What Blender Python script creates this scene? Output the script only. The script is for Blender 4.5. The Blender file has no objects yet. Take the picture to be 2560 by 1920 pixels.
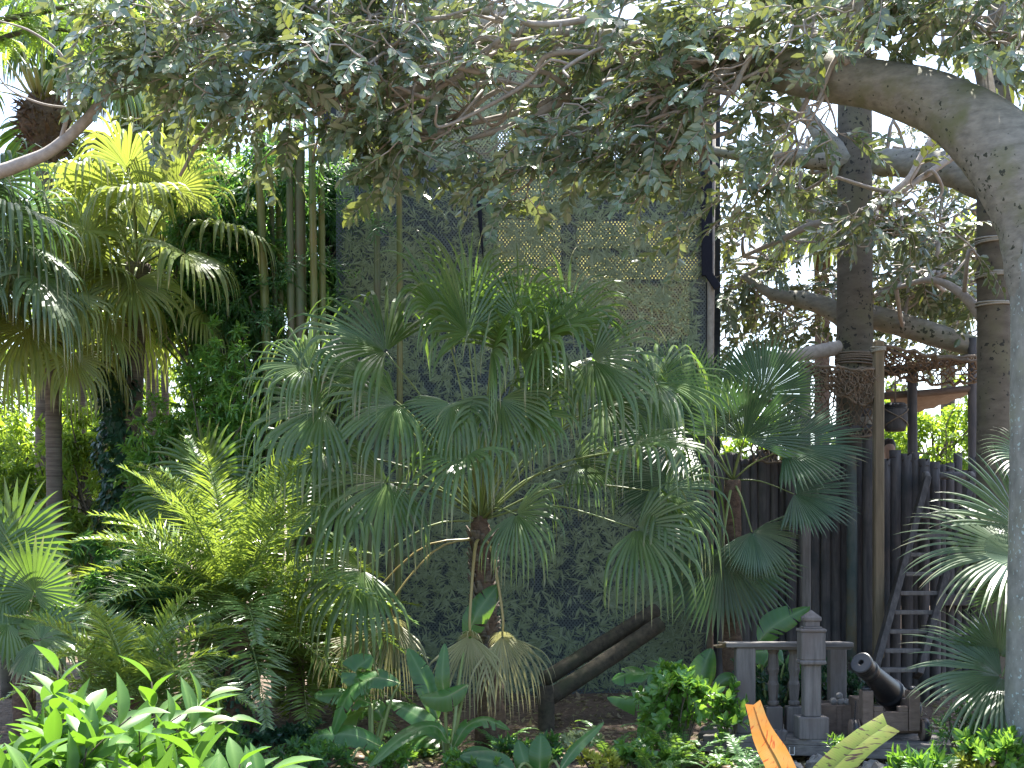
import bpy, math, random
import numpy as np
from mathutils import Vector

# ------------------------------------------------------------------ camera, sky, sun, exposure
scn = bpy.context.scene
C = scn.collection
FPX, HY, CZ = 3517.0, 1400.0, 2.0
cam_d = bpy.data.cameras.new('camera')
cam = bpy.data.objects.new('camera', cam_d); C.objects.link(cam)
cam.location = (0, 0, CZ); cam.rotation_euler = (math.pi/2, 0, 0)
cam_d.sensor_width = 36; cam_d.lens = FPX/2560*36
cam_d.shift_y = (HY-960)/2560
cam_d.clip_start = 0.1; cam_d.clip_end = 2000
scn.camera = cam
SUN_EL, SUN_AZ = math.radians(67), math.radians(14)     # azimuth from +Y towards +X
w = bpy.data.worlds.new('World'); scn.world = w; w.use_nodes = True
nt = w.node_tree
sky = nt.nodes.new('ShaderNodeTexSky'); sky.sky_type = 'NISHITA'; sky.sun_disc = False
sky.sun_elevation = SUN_EL; sky.sun_rotation = SUN_AZ
sky.air_density = 1.0; sky.dust_density = 2.0; sky.ozone_density = 0.6
bg = nt.nodes['Background']; bg.inputs[1].default_value = 0.125
nt.links.new(sky.outputs[0], bg.inputs[0])
sl = bpy.data.lights.new('sun', 'SUN'); sl.energy = 5.0; sl.angle = math.radians(0.5); sl.color = (1.0, 0.955, 0.88)
so = bpy.data.objects.new('sun', sl); C.objects.link(so)
sdir = Vector((math.cos(SUN_EL)*math.sin(SUN_AZ), math.cos(SUN_EL)*math.cos(SUN_AZ), math.sin(SUN_EL)))
so.rotation_euler = sdir.to_track_quat('Z', 'Y').to_euler(); so.location = (10, 20, 40)
scn.view_settings.view_transform = 'Standard'; scn.view_settings.look = 'None'
scn.view_settings.gamma = 1; scn.view_settings.exposure = 2.08
cy = scn.cycles
cy.max_bounces = 7; cy.diffuse_bounces = 4; cy.glossy_bounces = 2; cy.transmission_bounces = 4; cy.transparent_max_bounces = 10
cy.sample_clamp_indirect = 6; cy.caustics_reflective = False; cy.caustics_refractive = False
cy.use_denoising = True
try: cy.denoiser = 'OPENIMAGEDENOISE'; cy.denoising_prefilter = 'ACCURATE'
except Exception: pass

# ------------------------------------------------------------------ helpers
def P(px, py, d): return np.array([(px-1280)/FPX*d, d, CZ+(HY-py)/FPX*d])
def S(pix, d): return pix/FPX*d
def nrmz(v):
    v = np.asarray(v, float); n = np.linalg.norm(v, axis=-1, keepdims=True); return v/np.maximum(n, 1e-9)
UP = np.array([0, 0, 1.0])
def sm(a, b, x):
    t = np.clip((x-a)/(b-a), 0, 1); return t*t*(3-2*t)
def gz(x, y):
    return 0.25*sm(15.5, 18.5, y) + 0.03*np.sin(x*1.7+1)*np.sin(y*1.3) + 0.25*sm(24, 60, y) - 0.06*sm(13, 9, y)

class MB:
    def __init__(s): s.v = []; s.f = []; s.c = []; s.m = []; s.n = 0
    def add(s, v, f, c=None, m=0):
        v = np.asarray(v, float).reshape(-1, 3); k = s.n
        s.v.append(v)
        if c is None: c = np.tile([0.5, 0, 0.5], (len(v), 1))
        c = np.asarray(c, float)
        if c.ndim == 1: c = np.tile(c, (len(v), 1))
        s.c.append(c)
        s.f.extend([tuple(int(i)+k for i in q) for q in f]); s.m.extend([m]*len(f)); s.n += len(v)
OFF = {}
def build(s, name, mats, parent=None, smooth=False, origin=None):
    off = OFF[parent.name] if parent is not None else (np.array(origin, float) if origin is not None else np.zeros(3))
    me = bpy.data.meshes.new(name)
    v = np.concatenate(s.v) if s.v else np.zeros((0, 3))
    me.from_pydata((v-off).tolist(), [], s.f)
    if not isinstance(mats, (list, tuple)): mats = [mats]
    for m in mats: me.materials.append(m)
    if len(mats) > 1: me.polygons.foreach_set('material_index', s.m)
    if smooth: me.polygons.foreach_set('use_smooth', [True]*len(me.polygons))
    col = np.ones((len(v), 4), np.float32)
    if s.c: col[:, :3] = np.concatenate(s.c)
    a = me.attributes.new('tint', 'FLOAT_COLOR', 'POINT'); a.data.foreach_set('color', col.ravel())
    me.update()
    o = bpy.data.objects.new(name, me); C.objects.link(o)
    if parent is not None: o.parent = parent
    elif origin is not None: o.location = origin
    OFF[o.name] = off
    return o
MB.build = build
def tag(o, label=None, cat=None, group=None, kind=None):
    if label: o['label'] = label
    if cat: o['category'] = cat
    if group: o['group'] = group
    if kind: o['kind'] = kind
    return o
def thing(name, loc, label, cat, group=None):
    o = bpy.data.objects.new(name, None); C.objects.link(o); o.location = [float(a) for a in loc]
    o.empty_display_size = 0.2
    OFF[o.name] = np.array(loc, float)
    return tag(o, label, cat, group)

def smooth_path(pts, n):
    p = np.asarray(pts, float); m = len(p)
    if m == 2: t = np.linspace(0, 1, n)[:, None]; return p[0]*(1-t)+p[1]*t
    q = np.vstack([2*p[0]-p[1], p, 2*p[-1]-p[-2]])
    out = []
    for t in np.linspace(0, m-1-1e-6, n):
        i = int(t); u = t-i
        a, b, c, d = q[i], q[i+1], q[i+2], q[i+3]
        out.append(.5*((2*b)+(-a+c)*u+(2*a-5*b+4*c-d)*u*u+(-a+3*b-3*c+d)*u**3))
    return np.array(out)
def tube(mb, pts, rad, n=8, cap=True, rough=0, rs=None, m=0, c=None, squash=1.0):
    pts = np.asarray(pts, float); k = len(pts)
    rad = np.broadcast_to(np.asarray(rad, float), (k,)) if np.ndim(rad) == 0 or len(rad) == k else np.interp(np.linspace(0, 1, k), np.linspace(0, 1, len(rad)), rad)
    T = nrmz(np.gradient(pts, axis=0))
    ref = np.array([0, 0, 1.0]) if abs(T[0][2]) < .9 else np.array([1.0, 0, 0])
    u = nrmz(np.cross(T[0], ref)); vs = []
    ang = np.arange(n)*2*math.pi/n
    for i in range(k):
        u = nrmz(u-T[i]*np.dot(u, T[i])); w_ = np.cross(T[i], u)
        r = rad[i]*np.ones(n)
        if rough and rs is not None: r = r*(1+rough*(rs.rand(n)-.5)*2)
        vs.append(pts[i]+(np.cos(ang)*r)[:, None]*u+(np.sin(ang)*r*squash)[:, None]*w_)
    v = np.concatenate(vs); f = []
    for i in range(k-1):
        for j in range(n):
            a = i*n+j; b = i*n+(j+1) % n
            f.append((a, b, b+n, a+n))
    if cap: f.append(tuple(range(n-1, -1, -1))); f.append(tuple((k-1)*n+j for j in range(n)))
    mb.add(v, f, c, m)
def box(mb, c, s, rz=0, bev=0.0, m=0, ax=None):
    """bevelled box: centre c, full size s, optional axes ax (3x3 rows)"""
    hx, hy, hz = np.array(s)/2; b = min(bev, hx*.9, hy*.9, hz*.9)
    if b <= 0:
        v = np.array([(x, y, z) for z in (-hz, hz) for y in (-hy, hy) for x in (-hx, hx)])
        f = [(0, 2, 3, 1), (4, 5, 7, 6), (0, 1, 5, 4), (2, 6, 7, 3), (0, 4, 6, 2), (1, 3, 7, 5)]
    else:
        def ring(z, ix, iy):
            return [(-ix+b, -iy, z), (ix-b, -iy, z), (ix, -iy+b, z), (ix, iy-b, z), (ix-b, iy, z), (-ix+b, iy, z), (-ix, iy-b, z), (-ix, -iy+b, z)]
        v = np.array(ring(-hz, hx-b*.7, hy-b*.7)+ring(-hz+b, hx, hy)+ring(hz-b, hx, hy)+ring(hz, hx-b*.7, hy-b*.7))
        f = [tuple(range(7, -1, -1)), tuple(range(24, 32))]
        for r in range(3):
            for j in range(8): f.append((r*8+j, r*8+(j+1) % 8, r*8+8+(j+1) % 8, r*8+8+j))
    if ax is not None: v = v@np.asarray(ax)
    elif rz:
        cs, sn = math.cos(rz), math.sin(rz); v = np.stack([v[:, 0]*cs-v[:, 1]*sn, v[:, 0]*sn+v[:, 1]*cs, v[:, 2]], 1)
    mb.add(v+np.asarray(c, float), f, None, m)
def beam(mb, a, b, wdt, hgt, bev=.006, up=UP, m=0):
    a = np.asarray(a, float); b = np.asarray(b, float); x = nrmz(b-a); y = nrmz(np.cross(up, x)); z = np.cross(x, y)
    box(mb, (a+b)/2, (np.linalg.norm(b-a), wdt, hgt), bev=bev, ax=np.array([x, y, z]), m=m)
def lathe(mb, c, prof, n=20, axis=UP, sq=False, m=0, rot=0.0):
    axis = nrmz(axis); ref = np.array([1.0, 0, 0]) if abs(axis[0]) < .8 else np.array([0, 1.0, 0])
    u = nrmz(ref-axis*np.dot(ref, axis)); w_ = np.cross(axis, u); ang = np.arange(n)*2*math.pi/n+rot
    v = []; f = []
    for r, h in prof: v.append(np.asarray(c)+axis*h+(np.cos(ang)*r)[:, None]*u+(np.sin(ang)*r)[:, None]*w_)
    k = len(prof)
    for i in range(k-1):
        for j in range(n): f.append((i*n+j, i*n+(j+1) % n, (i+1)*n+(j+1) % n, (i+1)*n+j))
    f.append(tuple(range(n-1, -1, -1))); f.append(tuple((k-1)*n+j for j in range(n)))
    mb.add(np.concatenate(v), f, None, m)

# leaf templates: (along t, across s, lift h)
TM = {
 'ovate': (np.array([(0, 0, 0), (.22, -.42, .06), (.22, 0, -.02), (.22, .42, .06), (.58, -.46, .05), (.58, 0, -.04), (.58, .46, .05), (.84, -.2, 0), (.84, .2, 0), (1, 0, -.10)]),
           [(0, 2, 1), (0, 3, 2), (1, 2, 5, 4), (2, 3, 6, 5), (4, 5, 7), (5, 6, 8), (5, 9, 7), (5, 8, 9)]),
 'lance': (np.array([(0, 0, 0), (.3, -.46, .05), (.3, 0, -.02), (.3, .46, .05), (.65, -.36, .0), (.65, 0, -.06), (.65, .36, .0), (1, 0, -.16)]),
           [(0, 2, 1), (0, 3, 2), (1, 2, 5, 4), (2, 3, 6, 5), (4, 5, 7), (5, 6, 7)]),
 'blade': (np.array([(0, 0, 0), (.4, -.5, .03), (.4, .5, .03), (1, 0, -.12)]), [(0, 2, 1), (1, 2, 3)]),
}
def _long(rows, lift):
    v, f = [], []
    for t, w_ in rows: v += [(t, -w_, .09*w_*2-lift*t*t), (t, 0, -lift*t*t), (t, w_, .09*w_*2-lift*t*t)]
    for i in range(len(rows)-1):
        b = i*3; f += [(b, b+1, b+4, b+3), (b+1, b+2, b+5, b+4)]
    return np.array(v), f
TM['long'] = _long([(0, .02), (.08, .13), (.2, .31), (.36, .45), (.52, .49), (.68, .42), (.82, .26), (.93, .10), (1, .01)], .22)
TM['round'] = _long([(0, .02), (.1, .26), (.25, .43), (.45, .5), (.65, .44), (.82, .27), (.93, .1), (1, .01)], .14)
def leaves(mb, p, d, nr, L, W, tm='ovate', rs=None, m=0, dry=0.0):
    p = np.asarray(p, float).reshape(-1, 3); N = len(p)
    if not N: return
    d = nrmz(d); s = nrmz(np.cross(nr, d)); nn = np.cross(d, s)
    T, F = TM[tm]; k = len(T)
    L = np.broadcast_to(L, (N,)); W = np.broadcast_to(W, (N,))
    v = (p[:, None]+d[:, None]*(T[None, :, 0:1]*L[:, None, None])+s[:, None]*(T[None, :, 1:2]*W[:, None, None])+nn[:, None]*(T[None, :, 2:3]*L[:, None, None])).reshape(-1, 3)
    r = rs.rand(N); g = (rs.rand(N) < dry)*rs.rand(N)
    mid = (np.abs(T[:, 1]) < .01).astype(float)
    c = np.stack([np.repeat(r, k), np.repeat(g, k), np.tile(mid, N)], 1)
    base = np.arange(N)*k+mb.n
    mb.v.append(v); mb.c.append(c)
    for q in F:
        mb.f.extend(map(tuple, (base[:, None]+np.array(q)[None]).tolist()))
    mb.m.extend([m]*(N*len(F))); mb.n += N*k

# ------------------------------------------------------------------ materials
M = {}
def newmat(name):
    m = bpy.data.materials.new(name); m.use_nodes = True; m.node_tree.nodes.clear(); M[name] = m
    return m, m.node_tree.nodes, m.node_tree.links
def N(ns, t, **k):
    n = ns.new(t)
    for a, b in k.items(): setattr(n, a, b)
    return n
def mixc(ns, ln, fac, a, b, bt='MIX'):
    n = ns.new('ShaderNodeMix'); n.data_type = 'RGBA'; n.blend_type = bt
    for sock, val in ((n.inputs[0], fac), (n.inputs[6], a), (n.inputs[7], b)):
        if hasattr(val, 'is_output'): ln.new(val, sock)
        elif isinstance(val, (int, float)): sock.default_value = val
        else: sock.default_value = (*val, 1)
    return n.outputs[2]
def math_(ns, ln, op, a, b=None):
    n = ns.new('ShaderNodeMath'); n.operation = op
    for sock, val in ((n.inputs[0], a), (n.inputs[1], b)):
        if val is None: continue
        if hasattr(val, 'is_output'): ln.new(val, sock)
        else: sock.default_value = val
    return n.outputs[0]
def leafmat(name, a, b, dry=(.30, .24, .12), trans=(.30, .42, .03), tw=.38, rough=.38, spec=.5, midc=None, blotch=0.0):
    m, ns, ln = newmat(name)
    at = N(ns, 'ShaderNodeAttribute', attribute_name='tint'); sp = ns.new('ShaderNodeSeparateColor'); ln.new(at.outputs['Color'], sp.inputs[0])
    col = mixc(ns, ln, sp.outputs[0], a, b)
    nz = ns.new('ShaderNodeTexNoise'); nz.inputs['Scale'].default_value = 1.4; nz.inputs['Detail'].default_value = 3
    gm = ns.new('ShaderNodeNewGeometry'); ln.new(gm.outputs['Position'], nz.inputs['Vector'])
    r = ns.new('ShaderNodeMapRange'); r.inputs[1].default_value = .3; r.inputs[2].default_value = .7; r.inputs[3].default_value = .65; r.inputs[4].default_value = 1.35; ln.new(nz.outputs[0], r.inputs[0])
    hs = ns.new('ShaderNodeHueSaturation'); ln.new(col, hs.inputs['Color']); ln.new(r.outputs[0], hs.inputs['Value'])
    col = hs.outputs[0]
    if midc: col = mixc(ns, ln, math_(ns, ln, 'MULTIPLY', math_(ns, ln, 'POWER', sp.outputs[2], 3.0), .6), col, midc)
    col = mixc(ns, ln, sp.outputs[1], col, dry)
    tcol = mixc(ns, ln, sp.outputs[1], trans, dry)
    tcol = mixc(ns, ln, math_(ns, ln, 'MULTIPLY', sp.outputs[0], .45), tcol, b)
    pr = ns.new('ShaderNodeBsdfPrincipled'); ln.new(col, pr.inputs['Base Color']); pr.inputs['Roughness'].default_value = rough
    pr.inputs['Specular IOR Level'].default_value = spec
    tr = ns.new('ShaderNodeBsdfTranslucent'); ln.new(tcol, tr.inputs[0])
    mx = ns.new('ShaderNodeMixShader'); mx.inputs[0].default_value = tw; ln.new(pr.outputs[0], mx.inputs[1]); ln.new(tr.outputs[0], mx.inputs[2])
    o = ns.new('ShaderNodeOutputMaterial'); ln.new(mx.outputs[0], o.inputs[0])
    return m
def solid(name, a, b, scale=(6, 6, 6), rough=.8, bump=.3, bscale=None, spots=None, spot_scale=20, spot_t=.62, spec=.3, metal=0, third=None, dist=0.01):
    m, ns, ln = newmat(name)
    tc = ns.new('ShaderNodeNewGeometry'); mp = ns.new('ShaderNodeMapping'); mp.inputs['Scale'].default_value = scale; ln.new(tc.outputs['Position'], mp.inputs[0])
    nz = ns.new('ShaderNodeTexNoise'); nz.inputs['Scale'].default_value = 1; nz.inputs['Detail'].default_value = 7; nz.inputs['Roughness'].default_value = .65; ln.new(mp.outputs[0], nz.inputs['Vector'])
    rp = ns.new('ShaderNodeMapRange'); rp.inputs[1].default_value = .32; rp.inputs[2].default_value = .68; ln.new(nz.outputs[0], rp.inputs[0])
    col = mixc(ns, ln, rp.outputs[0], a, b)
    if third:
        n3 = ns.new('ShaderNodeTexNoise'); n3.inputs['Scale'].default_value = 2.2; n3.inputs['Detail'].default_value = 4; ln.new(tc.outputs['Position'], n3.inputs['Vector'])
        r3 = ns.new('ShaderNodeMapRange'); r3.inputs[1].default_value = .5; r3.inputs[2].default_value = .7; ln.new(n3.outputs[0], r3.inputs[0])
        col = mixc(ns, ln, r3.outputs[0], col, third)
    if spots:
        n2 = ns.new('ShaderNodeTexNoise'); n2.inputs['Scale'].default_value = spot_scale; n2.inputs['Detail'].default_value = 3; ln.new(tc.outputs['Position'], n2.inputs['Vector'])
        n4 = ns.new('ShaderNodeTexNoise'); n4.inputs['Scale'].default_value = 1.1; ln.new(tc.outputs['Position'], n4.inputs['Vector'])
        t2 = math_(ns, ln, 'ADD', n2.outputs[0], math_(ns, ln, 'MULTIPLY', math_(ns, ln, 'SUBTRACT', n4.outputs[0], .5), .45))
        r2 = ns.new('ShaderNodeMapRange'); r2.inputs[1].default_value = spot_t; r2.inputs[2].default_value = spot_t+.035; ln.new(t2, r2.inputs[0])
        col = mixc(ns, ln, r2.outputs[0], col, spots)
    pr = ns.new('ShaderNodeBsdfPrincipled'); ln.new(col, pr.inputs['Base Color']); pr.inputs['Roughness'].default_value = rough
    pr.inputs['Specular IOR Level'].default_value = spec; pr.inputs['Metallic'].default_value = metal
    if bump:
        bp = ns.new('ShaderNodeBump'); bp.inputs['Strength'].default_value = bump; bp.inputs['Distance'].default_value = dist; ln.new(nz.outputs[0], bp.inputs['Height']); ln.new(bp.outputs[0], pr.inputs['Normal'])
    o = ns.new('ShaderNodeOutputMaterial'); ln.new(pr.outputs[0], o.inputs[0])
    return m
# leaves
leafmat('fig_leaf_dark', (.05, .085, .045), (.10, .14, .075), trans=(.25, .28, .03), tw=.14, rough=.3, spec=.8, midc=(.2, .26, .14))  # fig leaf copy darkened to read as silhouettes against the sky
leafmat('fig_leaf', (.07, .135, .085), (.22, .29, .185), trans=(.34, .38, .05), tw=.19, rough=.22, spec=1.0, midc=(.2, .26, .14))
leafmat('fan_leaf', (.055, .105, .036), (.13, .195, .065), trans=(.24, .42, .04), tw=.32, rough=.30, spec=.55, midc=(.14, .22, .08), dry=(.36, .31, .17))
leafmat('fan_leaf_gold', (.11, .165, .05), (.22, .26, .085), trans=(.40, .48, .06), tw=.40, rough=.35, spec=.5, dry=(.42, .35, .2))
leafmat('fan_leaf_grey', (.06, .11, .05), (.105, .16, .075), trans=(.14, .28, .06), tw=.25, rough=.36, spec=.6, dry=(.4, .36, .22))
leafmat('fan_leaf_deep', (.035, .075, .04), (.07, .12, .06), trans=(.10, .22, .05), tw=.18, rough=.36, spec=.5)  # shade on the stiff palm put into a darker fan leaf colour
leafmat('dry_frond', (.20, .22, .10), (.30, .29, .15), trans=(.42, .42, .14), tw=.35, rough=.5, dry=(.30, .24, .15))
leafmat('date_leaf', (.08, .16, .05), (.15, .24, .075), trans=(.42, .54, .05), tw=.36, rough=.26, spec=.8)
leafmat('bamboo_leaf', (.03, .10, .04), (.06, .16, .05), trans=(.20, .42, .05), tw=.42, rough=.4)
leafmat('bright_leaf', (.07, .16, .035), (.15, .26, .05), trans=(.44, .60, .04), tw=.48, rough=.4)
leafmat('shrub_leaf', (.05, .16, .035), (.10, .24, .05), trans=(.34, .58, .05), tw=.42, rough=.28, spec=.7, midc=(.2, .34, .1))
leafmat('near_leaf', (.045, .115, .035), (.10, .20, .05), trans=(.20, .42, .02), tw=.34, rough=.42, spec=.3, midc=(.2, .34, .1))
leafmat('banana_leaf_skin', (.018, .085, .022), (.075, .18, .05), trans=(.28, .55, .03), tw=.34, rough=.27, spec=.5, midc=(.2, .3, .12), dry=(.3, .25, .1))
leafmat('gold_leaf', (.25, .30, .05), (.36, .36, .06), trans=(.5, .55, .06), tw=.4)
leafmat('cream_leaf', (.35, .42, .22), (.46, .5, .3), trans=(.4, .5, .2), tw=.3)
leafmat('fern_leaf', (.05, .14, .04), (.10, .20, .06), trans=(.28, .46, .05), tw=.38)
leafmat('ivy_leaf', (.02, .065, .04), (.04, .10, .055), trans=(.10, .22, .04), tw=.22, rough=.3)
leafmat('feather_leaf', (.09, .19, .03), (.16, .26, .05), trans=(.45, .62, .06), tw=.5)
leafmat('stalk', (.12, .18, .05), (.22, .26, .09), trans=(.3, .3, .05), tw=.08, rough=.4, dry=(.34, .25, .09))
# bark, wood, stone, metal
solid('fig_bark', (.16, .155, .13), (.30, .285, .24), (7, 7, 16), .85, .9, spots=(.045, .05, .035), spot_scale=17, spot_t=.65, third=(.15, .16, .08))
solid('pale_bark', (.16, .165, .145), (.31, .315, .28), (7, 7, 5), .85, .6, spots=(.40, .50, .48), spot_scale=26, spot_t=.63, third=(.26, .27, .2))
solid('brown_bark', (.075, .065, .05), (.135, .118, .09), (4, 4, 10), .9, .3, spots=(.03, .03, .025), spot_scale=18, spot_t=.63, third=(.12, .115, .07))
solid('grey_twig', (.26, .23, .20), (.40, .36, .32), (14, 14, 14), .8, .3)
solid('palm_bark', (.085, .07, .058), (.19, .16, .13), (3, 3, 42), .95, .8, dist=.02)
solid('fibre_bark', (.07, .045, .035), (.17, .115, .08), (16, 16, 26), .95, .9, dist=.03)
solid('cane_green', (.115, .155, .05), (.17, .19, .065), (5, 5, 2), .4, .05, spec=.5, third=(.20, .17, .06))
solid('cane_dark', (.075, .11, .055), (.13, .14, .065), (5, 5, 2), .45, .05, spec=.5, third=(.11, .085, .05))
solid('dark_log', (.06, .057, .06), (.13, .12, .118), (22, 22, 2.5), .9, .6, third=(.05, .055, .06))
solid('mossy_log', (.04, .035, .028), (.10, .085, .06), (16, 6, 16), .9, .6, third=(.055, .06, .035))
solid('grey_timber', (.10, .092, .088), (.20, .185, .172), (26, 26, 2.2), .85, .6, third=(.13, .11, .10))
solid('dark_timber', (.045, .042, .042), (.115, .105, .10), (26, 26, 2.2), .85, .6)
solid('tan_timber', (.13, .105, .07), (.22, .175, .115), (26, 26, 2.0), .8, .5)
solid('rail_timber', (.085, .08, .078), (.19, .175, .16), (3, 26, 26), .85, .6)
solid('carriage_timber', (.10, .075, .06), (.17, .13, .105), (8, 26, 26), .8, .5)
solid('patina_post', (.07, .10, .095), (.13, .15, .14), (9, 9, 3), .8, .5, third=(.16, .12, .06))
solid('rope', (.13, .10, .075), (.22, .175, .13), (60, 60, 60), .95, .4)
solid('pale_rope', (.26, .25, .21), (.36, .34, .29), (60, 60, 60), .95, .4)
solid('iron', (.012, .013, .016), (.024, .026, .03), (30, 30, 30), .42, .15, spec=.5, dist=.004)
solid('black_webbing', (.008, .01, .02), (.014, .016, .028), (30, 30, 30), .8, .1)
solid('canvas', (.19, .155, .13), (.26, .215, .18), (10, 10, 10), .95, .2)
solid('white_vinyl', (.5, .5, .47), (.62, .62, .58), (4, 4, 4), .5, .1)
solid('rock', (.12, .115, .11), (.26, .25, .235), (5, 5, 5), .9, .8, dist=.05)
solid('skin', (.30, .19, .14), (.34, .215, .16), (9, 9, 9), .6, .02)
solid('dark_shirt', (.02, .022, .03), (.03, .03, .04), (20, 20, 20), .9, .1)
solid('hair', (.015, .011, .008), (.03, .02, .015), (90, 90, 20), .6, .3)
solid('mulch', (.06, .042, .03), (.20, .145, .105), (13, 13, 13), .95, .9, dist=.05, third=(.12, .09, .065))
solid('terracotta', (.36, .2, .13), (.42, .25, .17), (9, 9, 9), .9, .2)
solid('dark_boards', (.03, .035, .045), (.05, .055, .065), (3, 3, 20), .95, .2)

def holes(ns, ln, sx, sz, r):
    g = ns.new('ShaderNodeNewGeometry'); sp = ns.new('ShaderNodeSeparateXYZ'); ln.new(g.outputs['Position'], sp.inputs[0])
    u = math_(ns, ln, 'DIVIDE', sp.outputs[0], sx); v = math_(ns, ln, 'DIVIDE', sp.outputs[2], sz)
    res = None
    for o in (0.0, 0.5):
        a = math_(ns, ln, 'SUBTRACT', math_(ns, ln, 'FRACT', math_(ns, ln, 'ADD', u, o)), .5)
        b = math_(ns, ln, 'SUBTRACT', math_(ns, ln, 'FRACT', math_(ns, ln, 'ADD', v, o)), .5)
        d = math_(ns, ln, 'ADD', math_(ns, ln, 'MULTIPLY', a, a), math_(ns, ln, 'MULTIPLY', b, b))
        t = math_(ns, ln, 'LESS_THAN', d, r*r)
        res = t if res is None else math_(ns, ln, 'MAXIMUM', res, t)
    return res
def scrimmat(name, a, b, trans, tw, use_tint=False, hole=.27):
    m, ns, ln = newmat(name)
    g = ns.new('ShaderNodeNewGeometry')
    if use_tint:
        at = N(ns, 'ShaderNodeAttribute', attribute_name='tint'); sp = ns.new('ShaderNodeSeparateColor'); ln.new(at.outputs['Color'], sp.inputs[0])
        col = mixc(ns, ln, sp.outputs[0], a, b); tcol = mixc(ns, ln, sp.outputs[0], trans, b)
    else:
        nz = ns.new('ShaderNodeTexNoise'); nz.inputs['Scale'].default_value = 2.3; nz.inputs['Detail'].default_value = 6; ln.new(g.outputs['Position'], nz.inputs['Vector'])
        r = ns.new('ShaderNodeMapRange'); r.inputs[1].default_value = .35; r.inputs[2].default_value = .65; ln.new(nz.outputs[0], r.inputs[0])
        col = mixc(ns, ln, r.outputs[0], a, b); tcol = mixc(ns, ln, r.outputs[0], trans, trans)
    d = ns.new('ShaderNodeBsdfPrincipled'); ln.new(col, d.inputs['Base Color']); d.inputs['Roughness'].default_value = .7; d.inputs['Specular IOR Level'].default_value = .3
    t = ns.new('ShaderNodeBsdfTranslucent'); ln.new(tcol, t.inputs[0])
    mx = ns.new('ShaderNodeMixShader'); mx.inputs[0].default_value = tw; ln.new(d.outputs[0], mx.inputs[1]); ln.new(t.outputs[0], mx.inputs[2])
    out = mx.outputs[0]
    if hole:
        tp = ns.new('ShaderNodeBsdfTransparent'); m2 = ns.new('ShaderNodeMixShader')
        ln.new(holes(ns, ln, .046, .060, hole), m2.inputs[0]); ln.new(out, m2.inputs[1]); ln.new(tp.outputs[0], m2.inputs[2]); out = m2.outputs[0]
    o = ns.new('ShaderNodeOutputMaterial'); ln.new(out, o.inputs[0])
scrimmat('scrim_cloth', (.09, .12, .145), (.14, .175, .195), (.20, .19, .07), .15, hole=.19)
scrimmat('scrim_print', (.20, .265, .17), (.36, .43, .30), (.34, .32, .07), .2, True, hole=0)
scrimmat('yellow_tarp', (.34, .34, .17), (.42, .42, .2), (.42, .40, .14), .5, False, 0)

# torn banana leaves: R = along, G = across
def stripes(name, ca, cb, cc, tw, trans, thr):
    m, ns, ln = newmat(name)
    at = N(ns, 'ShaderNodeAttribute', attribute_name='tint'); sp = ns.new('ShaderNodeSeparateColor'); ln.new(at.outputs['Color'], sp.inputs[0])
    cx = ns.new('ShaderNodeCombineXYZ'); ln.new(math_(ns, ln, 'MULTIPLY', math_(ns, ln, 'SUBTRACT', sp.outputs[0], math_(ns, ln, 'MULTIPLY', sp.outputs[1], .22)), 26), cx.inputs[0]); ln.new(math_(ns, ln, 'MULTIPLY', sp.outputs[1], 2.2), cx.inputs[1])
    nz = ns.new('ShaderNodeTexNoise'); nz.inputs['Scale'].default_value = 1; nz.inputs['Detail'].default_value = 3; ln.new(cx.outputs[0], nz.inputs['Vector'])
    r = ns.new('ShaderNodeMapRange'); r.inputs[1].default_value = thr; r.inputs[2].default_value = thr+.05; ln.new(nz.outputs[0], r.inputs[0])
    nb = ns.new('ShaderNodeTexNoise'); nb.inputs['Scale'].default_value = 9; gm = ns.new('ShaderNodeNewGeometry'); ln.new(gm.outputs['Position'], nb.inputs['Vector'])
    r2 = ns.new('ShaderNodeMapRange'); r2.inputs[1].default_value = .4; r2.inputs[2].default_value = .62; ln.new(nb.outputs[0], r2.inputs[0])
    wv = math_(ns, ln, 'MULTIPLY', math_(ns, ln, 'ADD', math_(ns, ln, 'SINE', math_(ns, ln, 'MULTIPLY', math_(ns, ln, 'SUBTRACT', sp.outputs[0], math_(ns, ln, 'MULTIPLY', sp.outputs[1], .15)), 300.)), 1.), .12)
    col = mixc(ns, ln, r2.outputs[0], ca, cb); col = mixc(ns, ln, wv, col, cc); col = mixc(ns, ln, r.outputs[0], col, cc)
    tc = mixc(ns, ln, r2.outputs[0], trans, cb); tc = mixc(ns, ln, r.outputs[0], tc, cc)
    p = ns.new('ShaderNodeBsdfPrincipled'); ln.new(col, p.inputs['Base Color']); p.inputs['Roughness'].default_value = .4
    t = ns.new('ShaderNodeBsdfTranslucent'); ln.new(tc, t.inputs[0])
    mx = ns.new('ShaderNodeMixShader'); mx.inputs[0].default_value = tw; ln.new(p.outputs[0], mx.inputs[1]); ln.new(t.outputs[0], mx.inputs[2])
    o = ns.new('ShaderNodeOutputMaterial'); ln.new(mx.outputs[0], o.inputs[0])
stripes('orange_leaf', (.52, .19, .05), (.50, .29, .09), (.40, .10, .035), .35, (.66, .28, .06), .59)
stripes('striped_leaf', (.20, .30, .05), (.30, .34, .07), (.07, .035, .025), .4, (.42, .52, .06), .57)

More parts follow.
